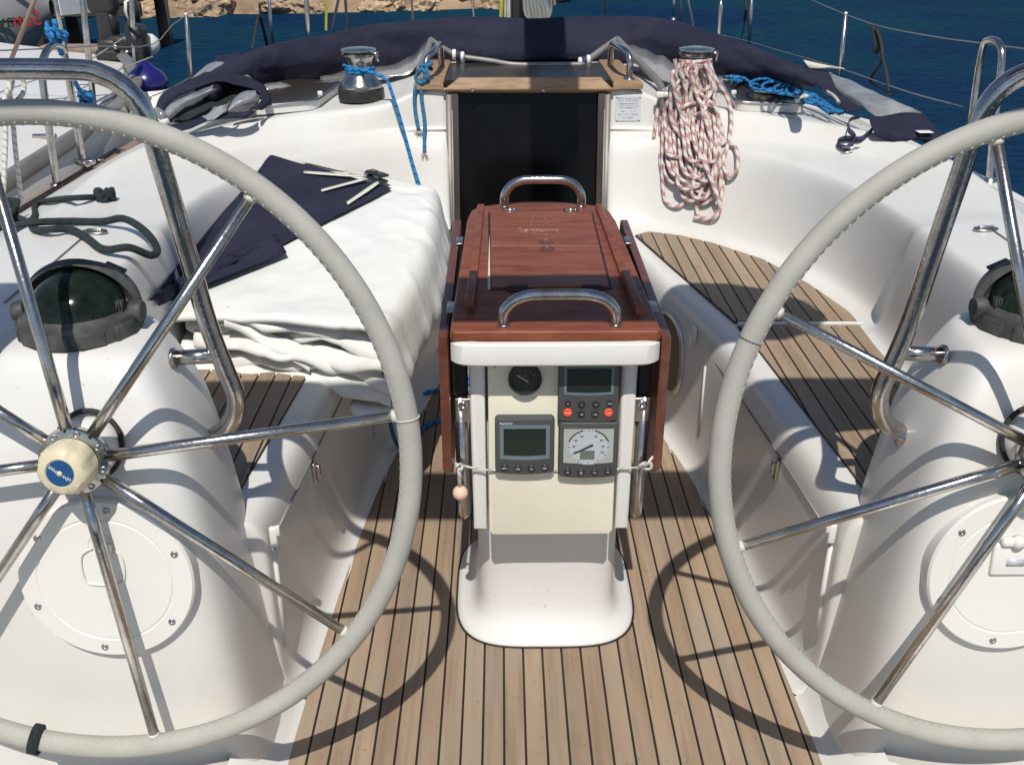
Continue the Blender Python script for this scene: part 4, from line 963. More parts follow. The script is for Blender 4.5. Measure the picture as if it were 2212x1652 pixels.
# bench front details: latch, white clips, oval port, seams
for s in (-1, 1):
    sd = 'left' if s < 0 else 'right'; x0 = lambda y: (seat_in(y)-.068)*s
    m_ = MB(); y = 1.80
    rbox(m_, (x0(y)-s*.004, y, .315), (.010, .022, .05), .004, 3); rbox(m_, (x0(y)-s*.011, y, .318), (.012, .010, .03), .003, 2)
    tag(obj('locker_latch', m_, 'steel'), f'steel turn latch on the {sd} bench front', 'latch')
    m_ = MB(); y = 1.46; rbox(m_, (x0(1.5)-s*.008, y+.03, .365), (.014, .012, .042), .004, 3); rbox(m_, (x0(1.5)-s*.017, y+.03, .378), (.008, .010, .022), .003, 2)
    tag(obj('strap_clip', m_, 'white_plastic'), f'white plastic clip at the aft end of the {sd} bench', 'clip')
    m_ = MB(); y = 2.43; rbox(m_, (x0(y)-s*.006, y, .36), (.012, .028, .045), .004, 2); rbox(m_, (x0(y)-s*.015, y-.004, .345), (.008, .012, .03), .002, 2)
    tag(obj('bench_clip', m_, 'white_plastic'), f'white clip on the {sd} bench front by the seat step', 'clip')
    m_ = MB(); tube(m_, [(x0(y)-s*.001, y, z) for y, z in ((1.50, .33), (1.50, .10))], .006, 8); struct('bench_rib', m_, 'gel')
    m_ = MB(); tube(m_, [(x0(2.34)-s*.002, 2.34, .31), (x0(2.34)-s*.002, 2.34, .10)], .007, 8); struct('bench_rib', m_, 'gel')
    m_ = MB(); tube(m_, [(x0(y)-s*.0005, y, .345) for y in (1.55, 1.7, 1.9, 2.1, 2.3)], .0022, 6); struct('bench_seam', m_, 'alu_dull')
    # oval port
    t = thing('oval_port', f'oval port with grey frame and dark glass low in the {sd} bench front', 'port', (x0(2.55), 2.58, .22))
    ring = []
    for k in range(40):
        u, v = sel(2*pi*k/40, 2.6); y = 2.60+u*.105; ring.append(V((x0(y)-s*.004, y, .235+v*.115)))
    m_ = MB(); tube(m_, ring, .008, 8, closed=True); obj('frame', m_, 'alu', t)
    m_ = MB(); m_.add(ring, [tuple(range(40))]); obj('pane', m_, 'hatchglass', t, smooth=False)

# ================================================================== SAIL BAG on the left bench
# plan quad (front-left, front-right, back-right, back-left), z of the top along u (left-right), v (front-back)
def bagp(u, v, lift=0):
    """u 0..1 left->right, v 0..1 front->back; surface point of the bundle top"""
    fl, fr, br, bl = V((-.875, 2.12, 0)), (V((-.335, 2.03, 0))), V((-.265, 2.86, 0)), V((-.80, 3.12, 0))
    a = fl.lerp(fr, u); b = bl.lerp(br, u); p = a.lerp(b, v)
    p.x += .035*sin(pi*v)*(u) - .02*sin(pi*v)*(1-u)
    top = .550+.125*v+.018*sin(pi*min(1, u*1.1))*(1-.5*v)
    e = 1
    ru = min(1, (1-u)/.085); rb = min(1, (1-v)/.07)
    drop = (1-sqrt(max(0, 1-(1-ru)**2)))*.10 + (1-sqrt(max(0, 1-(1-rb)**2)))*.10
    def rdg(x, k): return (1-abs(((x*k) % 1)*2-1))**3
    q1 = fbm(p.x*2.2, p.y*2.2, 2)
    wr = .009*fbm(p.x*4, p.y*4, 2)+.007*rdg(p.x*1.0+p.y*.55+.25*q1, 3.1)*(.3+.7*u)-.006*rdg(p.y*.9-p.x*.8+.3*q1, 2.3)
    wr += .022*max(0, u-.62)*rdg(v+.35*q1+.2*u, 6.5)
    p.z = top-drop+wr+lift
    return p
tS = thing('sail_bundle', 'folded white sail cloth bundle with navy flap lying on the left bench', 'sail cloth', (-.58, 2.5, .42))
rows = []
NU, NV = 56, 64
for j in range(NV+1):
    v = j/NV; r = []
    # left side tuck
    p0 = bagp(0, v); r += [V((p0.x+.02, p0.y, .43)), V((p0.x-.012, p0.y, (p0.z+.43)/2))]
    for i in range(NU+1): r.append(bagp(i/NU, v))
    p1 = bagp(1, v); f = fbm(v*6, 3)*.012+.010*(1-abs(((v*5.5+.4*fbm(v*3, 9)) % 1)*2-1))**2
    r += [V((p1.x+.012+f, p1.y, p1.z-.03)), V((p1.x+.004+f*1.4, p1.y, p1.z-.08)), V((p1.x-.03+f, p1.y, min(.40, p1.z-.12))), V((p1.x-.12, p1.y, .36))]
    rows.append(r)
back = [V((p.x, p.y+.02, min(p.z, .40))) for p in rows[-1]]
# front lip: fold under
lipa = [V((p.x, p.y-.012, p.z-.006)) for p in rows[0]]; lipb = [V((p.x, p.y-.014, p.z-.014)) for p in rows[0]]; lipc = [V((p.x, p.y-.006, p.z-.020)) for p in rows[0]]
mb = MB(); grid(mb, [lipc, lipb, lipa]+rows+[back]); cover = obj('top_sheet', mb, 'white_cloth', tS, thick=.003, sub=1, bake=True); bvh(cover)
# folded layers showing at the open front end
def layer(zfun, yo, name='fold', depth=.22, u0=.03, u1=.97, m='white_cloth', droop=0):
    rows = []
    for k in range(7):
        d = k/6; r = []
        for i in range(61):
            u = u0+(u1-u0)*i/60; p = bagp(u, 0); y = p.y+yo(u)+depth*d*d+.012*(1-abs(((u*4.3+yo(.5)*40) % 1)*2-1))**2
            r.append(V((p.x, y, zfun(u)+.010*(1-abs(((u*3.1+yo(.3)*60+d*.3) % 1)*2-1))**3+.012*sin(u*17+k*.6)*d-.008*(1-d)**2)))
        rows.append(r)
    first = [V((p.x, p.y-.007, p.z-.006)) for p in rows[0]]; sk = .5+.5*sin(yo(.4)*300); hh = lambda i: .012+.014*(.5+.5*sin(i*.11+sk*5))+.010*(1-abs(((i*.045+sk) % 1)*2-1))**2
    s1 = [V((p.x, p.y-.010-.5*hh(i)*sk, p.z-.006-.5*hh(i))) for i, p in enumerate(rows[0])]; s2 = [V((p.x, p.y-.004-.3*hh(i), p.z-.006-hh(i))) for i, p in enumerate(rows[0])]; s3 = [V((p.x, p.y+.012, p.z-.008-hh(i))) for i, p in enumerate(rows[0])]
    under = [V((p.x, p.y+.012, p.z-.016)) for p in rows[0]]; under2 = [V((p.x, p.y+.10, p.z-.020)) for p in rows[0]]
    m_ = MB(); grid(m_, [s3, s2, s1, first]+rows); return obj(name, m_, m, tS, thick=.0012, sub=1)
def fr(u):  # right hand rise and drop of the bundle's mouth
    return .0
base = lambda u: .428 if u < .62 else .428-.05*((u-.62)/.38)**1.5
layer(lambda u: base(u)+.004+.002*sin(u*9), lambda u: -.010)
layer(lambda u: base(u)+.030+.010*sin(u*7+1)+.018*max(0, sin((u-.25)*7)), lambda u: .006+.012*sin(u*11))
layer(lambda u: base(u)+.062+.014*sin(u*5.2+.4)+.010*sin(u*23)*max(0, 1-abs(u-.55)*4), lambda u: -.002+.02*sin(u*6+2), u0=.10, u1=.93)
layer(lambda u: base(u)+.098+.010*sin(u*6+2.2), lambda u: .02+.02*sin(u*5), u0=.06, u1=.94)
layer(lambda u: base(u)+.122+.012*sin(u*4+.6)*(1-u), lambda u: .012+.012*sin(u*9+1), u0=.16, u1=.90)
# diagonal folded band in the mouth
for (ua, za, ub, zb, wd) in ((.26, .548, .62, .446, .040), (.60, .452, .95, .462, .046)):
    rows = []
    for k in range(25):
        q = k/24; u = ua+(ub-ua)*q; p = bagp(u, 0); zc = za+(zb-za)*q+.006*sin(q*9)
        rows.append([V((p.x, p.y+.02, zc+wd*.5+.006)), V((p.x, p.y-.004+.010*sin(q*7), zc+wd*.45)), V((p.x+.004, p.y-.018+.008*sin(q*9), zc)), V((p.x, p.y-.022+.008*sin(q*5), zc-wd*.45)), V((p.x, p.y+.03, zc-wd*.5))])
    m_ = MB(); grid(m_, rows); obj('fold', m_, 'white_cloth', tS, thick=.0012, sub=1)
# inner stuffing so that no daylight shows
rows = []
for j in range(12):
    v = .07+.9*j/11; a = bagp(.04, v); b = bagp(.93, v); rows.append([V((a.x, a.y, .43)), V((a.x, a.y, a.z-.02)), V(((a.x+b.x)/2, (a.y+b.y)/2, bagp(.5, v).z-.03)), V((b.x-.02, b.y, b.z-.05)), V((b.x-.02, b.y, .40))])
m_ = MB(); grid(m_, rows); m_.f.append((0, 1, 2, 3, 4)); obj('inner_fold', m_, 'white_cloth', tS)
# navy flap
quad = [(330, 668), (868-22, 418), (575, 343), (330, 620)]
A_, B_, C_, D_ = (345, 672), (845, 421), (578, 343), (318, 640)
def navy(poly, nu, nv, off):
    rows = []
    for j in range(nv+1):
        v = j/nv; r = []
        for i in range(nu+1):
            u = i/nu; L0 = poly[0]; 
            a = (L0[0][0]+(L0[1][0]-L0[0][0])*u, L0[0][1]+(L0[1][1]-L0[0][1])*u); L1 = poly[1]
            b = (L1[0][0]+(L1[1][0]-L1[0][0])*u, L1[0][1]+(L1[1][1]-L1[0][1])*u)
            x, y = a[0]+(b[0]-a[0])*v, a[1]+(b[1]-a[1])*v
            r.append((x, y))
        rows.append(r)
    return rows
# drape: sampled on what lies beneath it, smoothed
rr = navy((((372, 655), (850, 414)), ((318, 655), (584, 340))), 44, 26, 0)
pts = [[on(x, y, .004) for x, y in r] for r in rr]
for it in range(10):
    q = [[p.copy() for p in r] for r in pts]
    for j in range(1, len(pts)-1):
        for i in range(1, len(pts[0])-1):
            s_ = (q[j-1][i]+q[j+1][i]+q[j][i-1]+q[j][i+1])/4
            pts[j][i].z = max(pts[j][i].z, q[j][i].z*.4+s_.z*.6); pts[j][i].x = q[j][i].x*.5+s_.x*.5; pts[j][i].y = q[j][i].y*.5+s_.y*.5
for r in pts:
    for p in r: p.z += .006+.004*fbm(p.x*6, p.y*6, 4)
m_ = MB(); grid(m_, pts); nf = obj('navy_flap', m_, 'navy', tS, thick=.003, sub=1, bake=True); bvh(nf)
m_ = MB(); pp = [[on(x, y, .006) for x, y in r] for r in navy((((340, 672), (622, 560)), ((335, 640), (600, 520))), 16, 6, 0)]
pp = [[V((p.x, p.y-.004, p.z+.014)) for p in r] for r in pp]; grid(m_, pp); obj('navy_fold', m_, 'navy', tS, thick=.003)
# webbing straps and block
tK = thing('webbing_block', 'black plastic block with white webbing straps on the navy flap', 'block', on(815, 398, .01))
for (x0, y0), (x1, y1) in (((657, 352), (795, 385)), ((657, 376), (792, 390)), ((695, 416), (790, 395)), ((750, 444), (818, 402))):
    dx, dy = x1-x0, y1-y0; L = sqrt(dx*dx+dy*dy); nx, ny = -dy/L*5, dx/L*5; rows = []
    for k in range(11):
        u = k/10; c_ = on(x0+dx*u, y0+dy*u, .006+.006*u); e_ = (on(x0+dx*u+nx, y0+dy*u+ny, .006+.006*u)-c_); e_ = e_.normalized()*.0095 if e_.length > 1e-5 else V((.009, 0, 0))
        rows.append([c_-e_, c_+e_])
    m_ = MB(); grid(m_, rows); obj('strap', m_, 'webbing', tK, thick=.002)
c0, c1 = on(788, 388, .022), on(840, 408, .022); ex = (c1-c0).normalized(); F = frame((c0+c1)/2, ex, (0, .4, .9)) 
F = frame((c0+c1)/2, ex, V((0, 0, 1)).cross(ex))
m_ = MB(); rbox(m_, (0, .004, .010), (.088, .030, .008), .004, 3, mtx=F); obj('cheek', m_, 'black', tK)
m_ = MB(); rbox(m_, (.004, .0, -.006), (.085, .028, .008), .004, 3, mtx=F); obj('cheek', m_, 'black', tK)
m_ = MB(); lathe(m_, [(.011, -.006), (.009, .002), (.011, .010)], 18, mtx=F@T(.012, 0, 0)); lathe(m_, [(.006, .014), (.005, .016), (0, .016)], 14, mtx=F@T(.014, .004, 0)); lathe(m_, [(.0045, .014), (.004, .0155), (0, .0155)], 14, mtx=F@T(-.018, .004, 0)); obj('sheave', m_, 'steel_brushed', tK)
m_ = MB(); rbox(m_, (-.044, 0, .002), (.02, .022, .012), .004, 2, mtx=F); obj('shackle', m_, 'steel', tK)
# small red and blue cloth corner right of the bundle
mb = MB(); grid(mb, [[P(962, 560, Y=2.72), P(972, 556, Y=2.74)], [P(963, 585, Y=2.7), P(975, 590, Y=2.72)], [P(966, 610, Y=2.68), P(978, 600, Y=2.7)]])
tag(obj('red_tag', mb, 'red', thick=.003), 'small red cloth tag beside the folded sail bundle', 'tag')

# ================================================================== SPRAYHOOD
tH = thing('sprayhood', 'folded navy canvas sprayhood lying across the coachroof', 'sprayhood', (0, 4.25, .9))
top_px = [(420, 188), (480, 140), (560, 104), (650, 78), (760, 56), (900, 43), (1080, 37), (1240, 38), (1400, 43), (1500, 60), (1600, 92), (1660, 116), (1715, 142), (1760, 170)]
bot_px = [(470, 205), (530, 188), (600, 178), (680, 176), (760, 165), (900, 150), (1080, 145), (1240, 147), (1370, 150), (1480, 158), (1580, 172), (1640, 182), (1700, 186), (1752, 190)]
ctrY = [3.35, 3.6, 3.85, 4.02, 4.16, 4.25, 4.3, 4.3, 4.24, 4.12, 3.92, 3.68, 3.42, 3.1]
rows = []
A = cat([P(x, y, Y=Yy) for (x, y), Yy in zip(top_px, ctrY)], 5); B = cat([P(x, y, Y=Yy) for (x, y), Yy in zip(bot_px, ctrY)], 5)
for i, (a, b) in enumerate(zip(A, B)):
    c_ = (a+b)/2; h = (a-b).length/2; d = (A[min(i+1, len(A)-1)]-A[max(i-1, 0)]); d.z = 0; d.normalize(); nn = V((-d.y, d.x, 0)); r = []
    for k in range(24):
        th = 2*pi*k/24; rg = (1-abs(((i*.06+.55*sin(th)+.5*fbm(i*.09, cos(th), sin(th))) % 1)*2-1))**3; rad = 1+.12*fbm(i*.10, cos(th)*1.6, sin(th)*1.6)+.06*sin(3*th+i*.09)-.26*rg*(cos(th) < .35)+.08*fbm(i*.35, cos(th)*3, sin(th)*3)
        r.append(c_+nn*(cos(th)*h*1.15*rad)+V((0, 0, sin(th)*h*rad)))
    rows.append(r)
mb = MB(); grid(mb, rows, closed_v=True); mb.f.append(tuple(range(23, -1, -1))); mb.f.append(tuple(len(mb.v)-24+k for k in range(24)))
obj('canvas_roll', mb, 'navy', tH, sub=1)
# hanging pleats of cloth in front of the roll
def sheet(pts_rows, m, name, par, thick=.003, sub=2, wr=.0, seed=0, steps=8):
    rows = []
    R = [cat([P(*q) if len(q) == 3 and q[2] < 2 and False else (P(q[0], q[1], z=q[2]) if q[2] < 1.6 else P(q[0], q[1], Y=q[2])) for q in r], steps) for r in pts_rows]
    L = min(len(r) for r in R); cols = [cat([R[j][i] for j in range(len(R))], 5) for i in range(L)]
    for c_ in cols:
        for p in c_:
            p.z += wr*fbm(p.x*7+seed, p.y*7, p.z*7); p.y += wr*1.2*fbm(p.x*6, p.z*9+seed, 3)
    m_ = MB(); grid(m_, cols); return obj(name, m_, m, par, thick=thick, sub=sub if False else 0)
sheet([[(690, 172, 3.98), (780, 150, 3.99), (870, 132, 4.02), (930, 84, 4.1)], [(700, 186, 3.9), (790, 176, 3.86), (870, 164, 3.84), (905, 140, 3.88)]], 'vinyl2', 'clear_panel', tH, wr=.02)
sheet([[(560, 192, 3.66), (640, 180, 3.74), (740, 172, 3.8), (800, 152, 3.86)], [(575, 206, 3.62), (650, 190, 3.7), (740, 184, 3.72), (800, 176, 3.78)]], 'vinyl2', 'clear_panel', tH, wr=.02, seed=4)
sheet([[(1336, 84, 4.1), (1400, 112, 4.0), (1450, 140, 3.9), (1500, 175, 3.8)], [(1360, 130, 3.86), (1400, 150, 3.8), (1430, 168, 3.74), (1470, 195, 3.68)]], 'vinyl2', 'clear_panel', tH, wr=.02, seed=9)
sheet([[(1480, 182, 3.72), (1560, 164, 3.78), (1640, 150, 3.84), (1670, 160, 3.8)], [(1490, 196, 3.66), (1560, 182, 3.7), (1640, 178, 3.7), (1690, 182, 3.66)]], 'vinyl2', 'clear_panel', tH, wr=.015, seed=2)
def tb_(pts, r, m, name, par): 
    m_ = MB(); tube(m_, cat([P(x, y, Y=Yy) for x, y, Yy in pts], 6), r, 12); return obj(name, m_, m, par)
tb_([(905, 150, 3.80), (920, 118, 3.95), (931, 86, 4.08)], .012, 'alu_dull', 'frame_tube', tH); tb_([(931, 86, 4.08), (960, 105, 4.0), (985, 120, 3.95)], .009, 'alu_dull', 'frame_tube', tH)
tb_([(1002, 124, 3.86), (1060, 132, 3.84), (1110, 140, 3.82), (1180, 141, 3.82), (1262, 140, 3.84)], .010, 'alu_dull', 'frame_tube', tH)
tb_([(1265, 134, 3.93), (1300, 108, 4.0), (1333, 85, 4.08)], .012, 'alu_dull', 'frame_tube', tH); tb_([(1333, 85, 4.08), (1375, 128, 3.85), (1420, 175, 3.62), (1432, 200, 3.5)], .013, 'alu_dull', 'frame_tube', tH)
for x, y in ((990, 121), (1262, 133)):
    for k in (-1, 0, 1):
        m_ = MB(); c_ = P(x+k*9*1, y+k*2.5*(1 if x < 1100 else -1), Y=3.92); lathe(m_, [(.014, -.008), (.020, -.006), (.020, .006), (.014, .008)], 18, mtx=frame(c_, (0, 0, 1), (0, 1, 0))); obj('clamp', m_, 'white_plastic' if k else 'navy_vinyl', tH)
# left folded side window: crumpled navy loop with vinyl inside
tF = thing('side_curtain', 'crumpled navy side curtain with clear window, bunched on the left deck', 'curtain', P(450, 230, z=.8))
def band(outer, inner, m, name, par, seed=0, wr=.012):
    O_ = cat([P(x, y, Y=Yy) for x, y, Yy in outer], 7); I_ = cat([P(x, y, Y=Yy) for x, y, Yy in inner], 7); rows = []
    for a, b in zip(O_, I_):
        r = []
        for k in range(9):
            u = k/8; p = a.lerp(b, u); p.y -= .03*sin(pi*u); p.z += wr*fbm(p.x*8+seed, p.y*8, p.z*8); r.append(p)
        rows.append(r)
    m_ = MB(); grid(m_, rows); return obj(name, m_, m, par, thick=.004)
band([(338, 278, 3.10), (335, 245, 3.14), (346, 212, 3.22), (375, 188, 3.30), (420, 168, 3.38), (451, 157, 3.44), (483, 154, 3.48), (522, 164, 3.48), (560, 180, 3.45), (579, 200, 3.4), (584, 222, 3.32), (566, 240, 3.25)],
     [(354, 270, 3.08), (350, 246, 3.12), (362, 228, 3.18), (388, 208, 3.24), (428, 188, 3.30), (455, 179, 3.34), (485, 178, 3.36), (526, 187, 3.36), (555, 198, 3.34), (565, 211, 3.3), (562, 224, 3.26), (552, 234, 3.22)], 'navy', 'hem', tF, 0, .008)
band([(345, 268, 3.28), (345, 240, 3.3), (365, 215, 3.4), (430, 185, 3.5), (480, 172, 3.55), (530, 180, 3.5), (566, 200, 3.45), (566, 220, 3.4), (545, 235, 3.38)],
     [(350, 275, 3.2), (380, 268, 3.2), (410, 258, 3.22), (440, 250, 3.25), (470, 243, 3.28), (500, 238, 3.3), (520, 232, 3.3), (535, 228, 3.3), (545, 228, 3.3)], 'dark_hull', 'inside', tF, 3, .02)
band([(352, 262, 3.12), (362, 236, 3.16), (395, 212, 3.2), (430, 194, 3.24), (462, 183, 3.26)], [(362, 262, 3.12), (385, 248, 3.15), (410, 228, 3.2), (440, 208, 3.22), (468, 192, 3.24)], 'vinyl', 'window', tF, 5, .012)
band([(500, 240, 3.2), (526, 234, 3.22), (556, 222, 3.24), (562, 206, 3.26)], [(496, 232, 3.2), (506, 212, 3.22), (528, 196, 3.24), (554, 196, 3.26)], 'vinyl', 'window', tF, 8, .010)
band([(430, 262, 3.12), (450, 244, 3.14), (462, 228, 3.16)], [(490, 250, 3.12), (492, 240, 3.14), (500, 226, 3.16)], 'vinyl', 'window', tF, 11, .02)
band([(352, 292, 3.02), (382, 284, 3.05), (425, 272, 3.09), (462, 262, 3.12), (500, 260, 3.14), (530, 256, 3.17), (550, 242, 3.2)], [(352, 270, 3.06), (400, 268, 3.1), (440, 258, 3.12), (470, 250, 3.15), (505, 247, 3.16), (530, 244, 3.19), (548, 234, 3.22)], 'navy', 'hem', tF, 2, .008)
band([(466, 134, 3.72), (470, 122, 3.74), (496, 118, 3.76), (520, 117, 3.76), (526, 136, 3.74)], [(470, 150, 3.66), (482, 150, 3.66), (500, 150, 3.68), (515, 152, 3.68), (522, 156, 3.68)], 'navy', 'hem', tF, 6, .006)
band([(412, 174, 3.58), (440, 148, 3.62), (462, 136, 3.64), (488, 134, 3.64), (516, 147, 3.62), (542, 168, 3.58), (558, 184, 3.54)], [(416, 182, 3.5), (446, 172, 3.5), (465, 166, 3.5), (488, 164, 3.5), (514, 172, 3.5), (538, 182, 3.5), (552, 190, 3.5)], 'vinyl', 'window', tF, 1, .008)
for a, b, m in (((338, 240), (352, 262), 'vinyl2'), ((342, 255), (358, 270), 'white_plastic')):
    m_ = MB(); tube(m_, cat([P(a[0], a[1], Y=3.1), P((a[0]+b[0])/2+6, (a[1]+b[1])/2, Y=3.08), P(b[0], b[1], Y=3.1)], 5), .014, 8); obj('buckle', m_, m, tF)
m_ = MB(); grid(m_, [[on(358, 280, .012), on(382, 272, .012)], [on(362, 295, .012), on(382, 290, .012)], [on(366, 306, .012), on(380, 308, .012)]]); obj('strap_end', m_, 'navy', tF, thick=.003)
# right folded side curtain
tR = thing('side_curtain', 'navy side curtain with grey clear window, draped over the right coaming', 'curtain', P(1900, 230, z=.8))
sheet([[(1786, 154, .84), (1850, 182, .83), (1920, 214, .82), (1990, 244, .80)], [(1802, 185, .82), (1850, 208, .82), (1890, 226, .81), (1935, 246, .79)], [(1830, 214, .80), (1856, 226, .80), (1874, 240, .795), (1893, 256, .785)]], 'vinyl', 'window', tR, wr=.006)
sheet([[(1694, 128, .90), (1726, 140, .88), (1760, 148, .86), (1790, 155, .845)], [(1730, 158, .86), (1758, 166, .85), (1780, 176, .84), (1806, 190, .83)], [(1790, 205, .82), (1805, 210, .82), (1820, 216, .815), (1838, 222, .81)], [(1830, 244, .79), (1845, 242, .79), (1858, 240, .79), (1866, 238, .79)]], 'navy', 'hem', tR, wr=.006, seed=3)
sheet([[(1876, 256, .80), (1915, 250, .80), (1950, 246, .80), (1990, 243, .80)], [(1882, 275, .79), (1930, 280, .79), (1980, 280, .79), (2020, 276, .79)], [(1890, 290, .775), (1940, 305, .76), (1990, 300, .77), (2052, 305, .765)], [(1900, 296, .765), (1935, 309, .75), (1960, 296, .76), (2040, 326, .75)]], 'navy', 'hem', tR, wr=.008, seed=5)
sheet([[(1736, 130, .90), (1770, 138, .88), (1825, 149, .86)], [(1748, 148, .87), (1775, 148, .865), (1800, 148, .86)]], 'webbing', 'patch', tR, wr=0)
c_ = P(1996, 289, z=.785); m_ = MB(); rbox(m_, c_+V((0, 0, .006)), (.045, .035, .002), .001, 1); obj('label_patch', m_, 'white_cloth', tR)
m_ = MB(); R_ = [(1858, 252), (1834, 265), (1832, 285), (1848, 302), (1845, 315), (1830, 328), (1812, 322), (1812, 312), (1828, 306), (1858, 308), (1874, 298), (1884, 288)]
cc = cat([on(x, y, .014) for x, y in R_], 6); grid(m_, [[p+V((0, 0, -.009)), p+V((0, -.003, .009))] for p in cc]); obj('strap', m_, 'navy_vinyl', tR, thick=.002)
m_ = MB(); F = frame(on(1840, 328, .006), (1, 0, -.05), (0, .4, 1)); tube(m_, [F@V(q) for q in ((-.03, -.008, 0), (.03, -.008, 0), (.03, .008, 0), (-.03, .008, 0))], .0025, 6, closed=True); obj('buckle', m_, 'steel', tR)

# ================================================================== RAILS, SHROUDS, MAST
def stanch(x0, y0, x1, y1, X, lab, r=.0125, m='steel_brushed', zt=None):
    a = P(x0, y0, X=X); b = P(x1, y1, Y=a.y)
    b = V((a.x+(b.x-a.x), a.y, .47)); 
    if y0 <= 0: a = a + (a-b).normalized()*.12
    t = thing('stanchion', lab, 'stanchion', b, 'guardrail stanchions along the deck edge')
    m_ = MB(); tube(m_, [b, a], [r, r*.9], 10); obj('post', m_, m, t)
    m_ = MB(); tube(m_, [b, b+V((0, 0, .05))], .02, 12); obj('socket', m_, 'steel_brushed', t)
    m_ = MB(); lathe(m_, [(.008, 0), (.008, .012), (0, .014)], 10, mtx=T(*a)); obj('cap', m_, 'white_plastic', t); return a
a1 = stanch(402, 34, 411, 180, -1.70, 'left stanchion standing free just left of the sprayhood end')
a2 = stanch(581, 0, 589, 100, -1.62, 'left stanchion behind the sprayhood, right of the forked black strap')
a4 = stanch(1827, 32, 1817, 160, 1.70, 'right stanchion with its whole top showing behind the grey clear window')
a5 = stanch(1624, 0, 1619, 100, 1.62, 'right stanchion between the shroud and the free standing post')
a6 = stanch(1456, 0, 1453, 66, 1.45, 'far right stanchion behind the red and white rope winch')
def wire(pts, r, m, lab, c_='wire', name='guard_wire'):
    m_ = MB(); tube(m_, cat(pts, 4) if len(pts) > 2 else pts, r, 6); return tag(obj(name, m_, m), lab, c_)
railtopR = P(2142, 88, X=1.74); railtopL = P(122, 98, X=-1.74)
wire([a6, a5, a4, P(1900, 57, X=1.72), P(2020, 80, X=1.73), P(2122, 94, X=1.74), P(2260, 112, X=1.76)], .0026, 'alu_dull', 'upper right guard wire sagging from the rail hoop to the stanchions')
wire([P(1365, 42, X=1.35), P(1557, 76, X=1.55), P(1690, 112, X=1.64), P(1805, 145, X=1.68), P(1962, 199, X=1.72), P(2081, 230, X=1.74)], .0026, 'alu_dull', 'lower right guard wire behind the draped side curtain')
wire([P(-60, 112, X=-1.76), P(140, 104, X=-1.74), P(200, 100, X=-1.74), P(330, 96, X=-1.74), a1, a2], .0026, 'alu_dull', 'upper left guard wire running forward from the rail hoop')
wire([P(-10, 210, X=-1.76), P(170, 285-30, X=-1.74), P(240, 238, X=-1.73), P(350, 200, X=-1.72), P(411, 168, X=-1.70)], .0026, 'alu_dull', 'lower left guard wire above the neighbouring white deck')
for q in ((2075, 85), (2105, 91), (2190, 100)):
    pass
def hoop(pts, X, lab):
    t = thing('rail_hoop', lab, 'guardrail', P(*pts[-1], X=X)); m_ = MB(); tube(m_, cat([P(x, y, X=X) for x, y in pts], 6), .0135, 12); obj('tube', m_, 'steel', t)
    e = P(*pts[-1], X=X); m_ = MB(); tube(m_, [e+V((0, 0, -.07)), e+V((0, 0, .02))], .021, 12); obj('socket', m_, 'steel_brushed', t)
hoop([(2090, 330), (2100, 250), (2112, 160), (2124, 100), (2134, 88), (2146, 87), (2158, 96), (2164, 120), (2158, 190), (2146, 290), (2137, 396)], 1.74, 'stainless rail hoop at the right deck edge against the sea')
hoop([(184, 372), (172, 310), (154, 200), (142, 130), (136, 108), (122, 98), (108, 102), (97, 118), (90, 150), (98, 220), (112, 320), (124, 408)], -1.74, 'stainless rail hoop at the left deck edge')
for x0, y0, x1, y1, lab in ((78, -10, 95, 110, 'a'), ):
    pass
def rod(p0, p1, r, m, lab, c_, name, extra=None):
    t = thing(name, lab, c_, p1); m_ = MB(); tube(m_, [p0, p1], r, 10); obj('rod', m_, m, t)
    if extra:
        m_ = MB(); d = (p0-p1).normalized(); tube(m_, [p1, p1+d*.02, p1+d*.16, p1+d*.2], [.006, .013, .013, .006], 10); obj('turnbuckle', m_, 'steel_brushed', t)
    return t
def up(x, y, x2, y2, Y): a = P(x, y, Y=Y); b = P(x2, y2, Y=Y); return a+(a-b)*9, b
rod(*up(662, 0, 666, 74, 5.6), .007, 'toe', 'bronze coloured left shroud with turnbuckle above the sprayhood', 'shroud', 'shroud', 1)
rod(*up(1558, 0, 1553, 84, 5.6), .007, 'toe', 'bronze coloured right shroud with turnbuckle above the sprayhood', 'shroud', 'shroud', 1)
rod(*up(731, 0, 717, 64, 5.8), .008, 'alu', 'pale leaning rod just right of the yellow line', 'shroud', 'shroud')
rod(*up(746, 0, 750, 60, 5.9), .008, 'alu_dull', 'upright grey rod right of the leaning pale one', 'shroud', 'shroud')
rod(*up(1487, 0, 1502, 76, 5.7), .007, 'alu', 'pale leaning rod right of the red and white rope winch', 'shroud', 'shroud')
rod(*up(705, 0, 704, 66, 5.5), .007, 'yellow', 'bright yellow line rising left of the mast', 'line', 'yellow_line')
rod(*up(889, 0, 892, 46, 5.7), .006, 'alu_dull', 'thin grey rod midway between yellow line and mast', 'shroud', 'shroud')
rod(*up(1021, 0, 1024, 40, 5.6), .007, 'steel', 'bright steel rod just left of the mast', 'shroud', 'shroud')
rod(*up(1307, 0, 1307, 44, 6.2), .006, 'alu_dull', 'thin grey rod right of the mast', 'shroud', 'shroud')
def strap(pts, X, lab):
    m_ = MB()
    for pl in pts: tube(m_, cat([P(x, y, X=X) for x, y in pl[:-1]], 4), pl[-1], 6, flat=.4)
    tag(obj('hanging_strap', m_, 'rubber'), lab, 'strap')
strap([[(1888, 56), (1893, 80), (1896, 100), (1890, 115), .019], [(1893, 60), (1903, 90), (1907, 120), (1900, 140), (1880, 170), (1890, 185), (1925, 205), .009], [(1905, 118), (1915, 155), (1922, 200), .009]], 1.71, 'long black strap hanging in loops from the right guard wire')
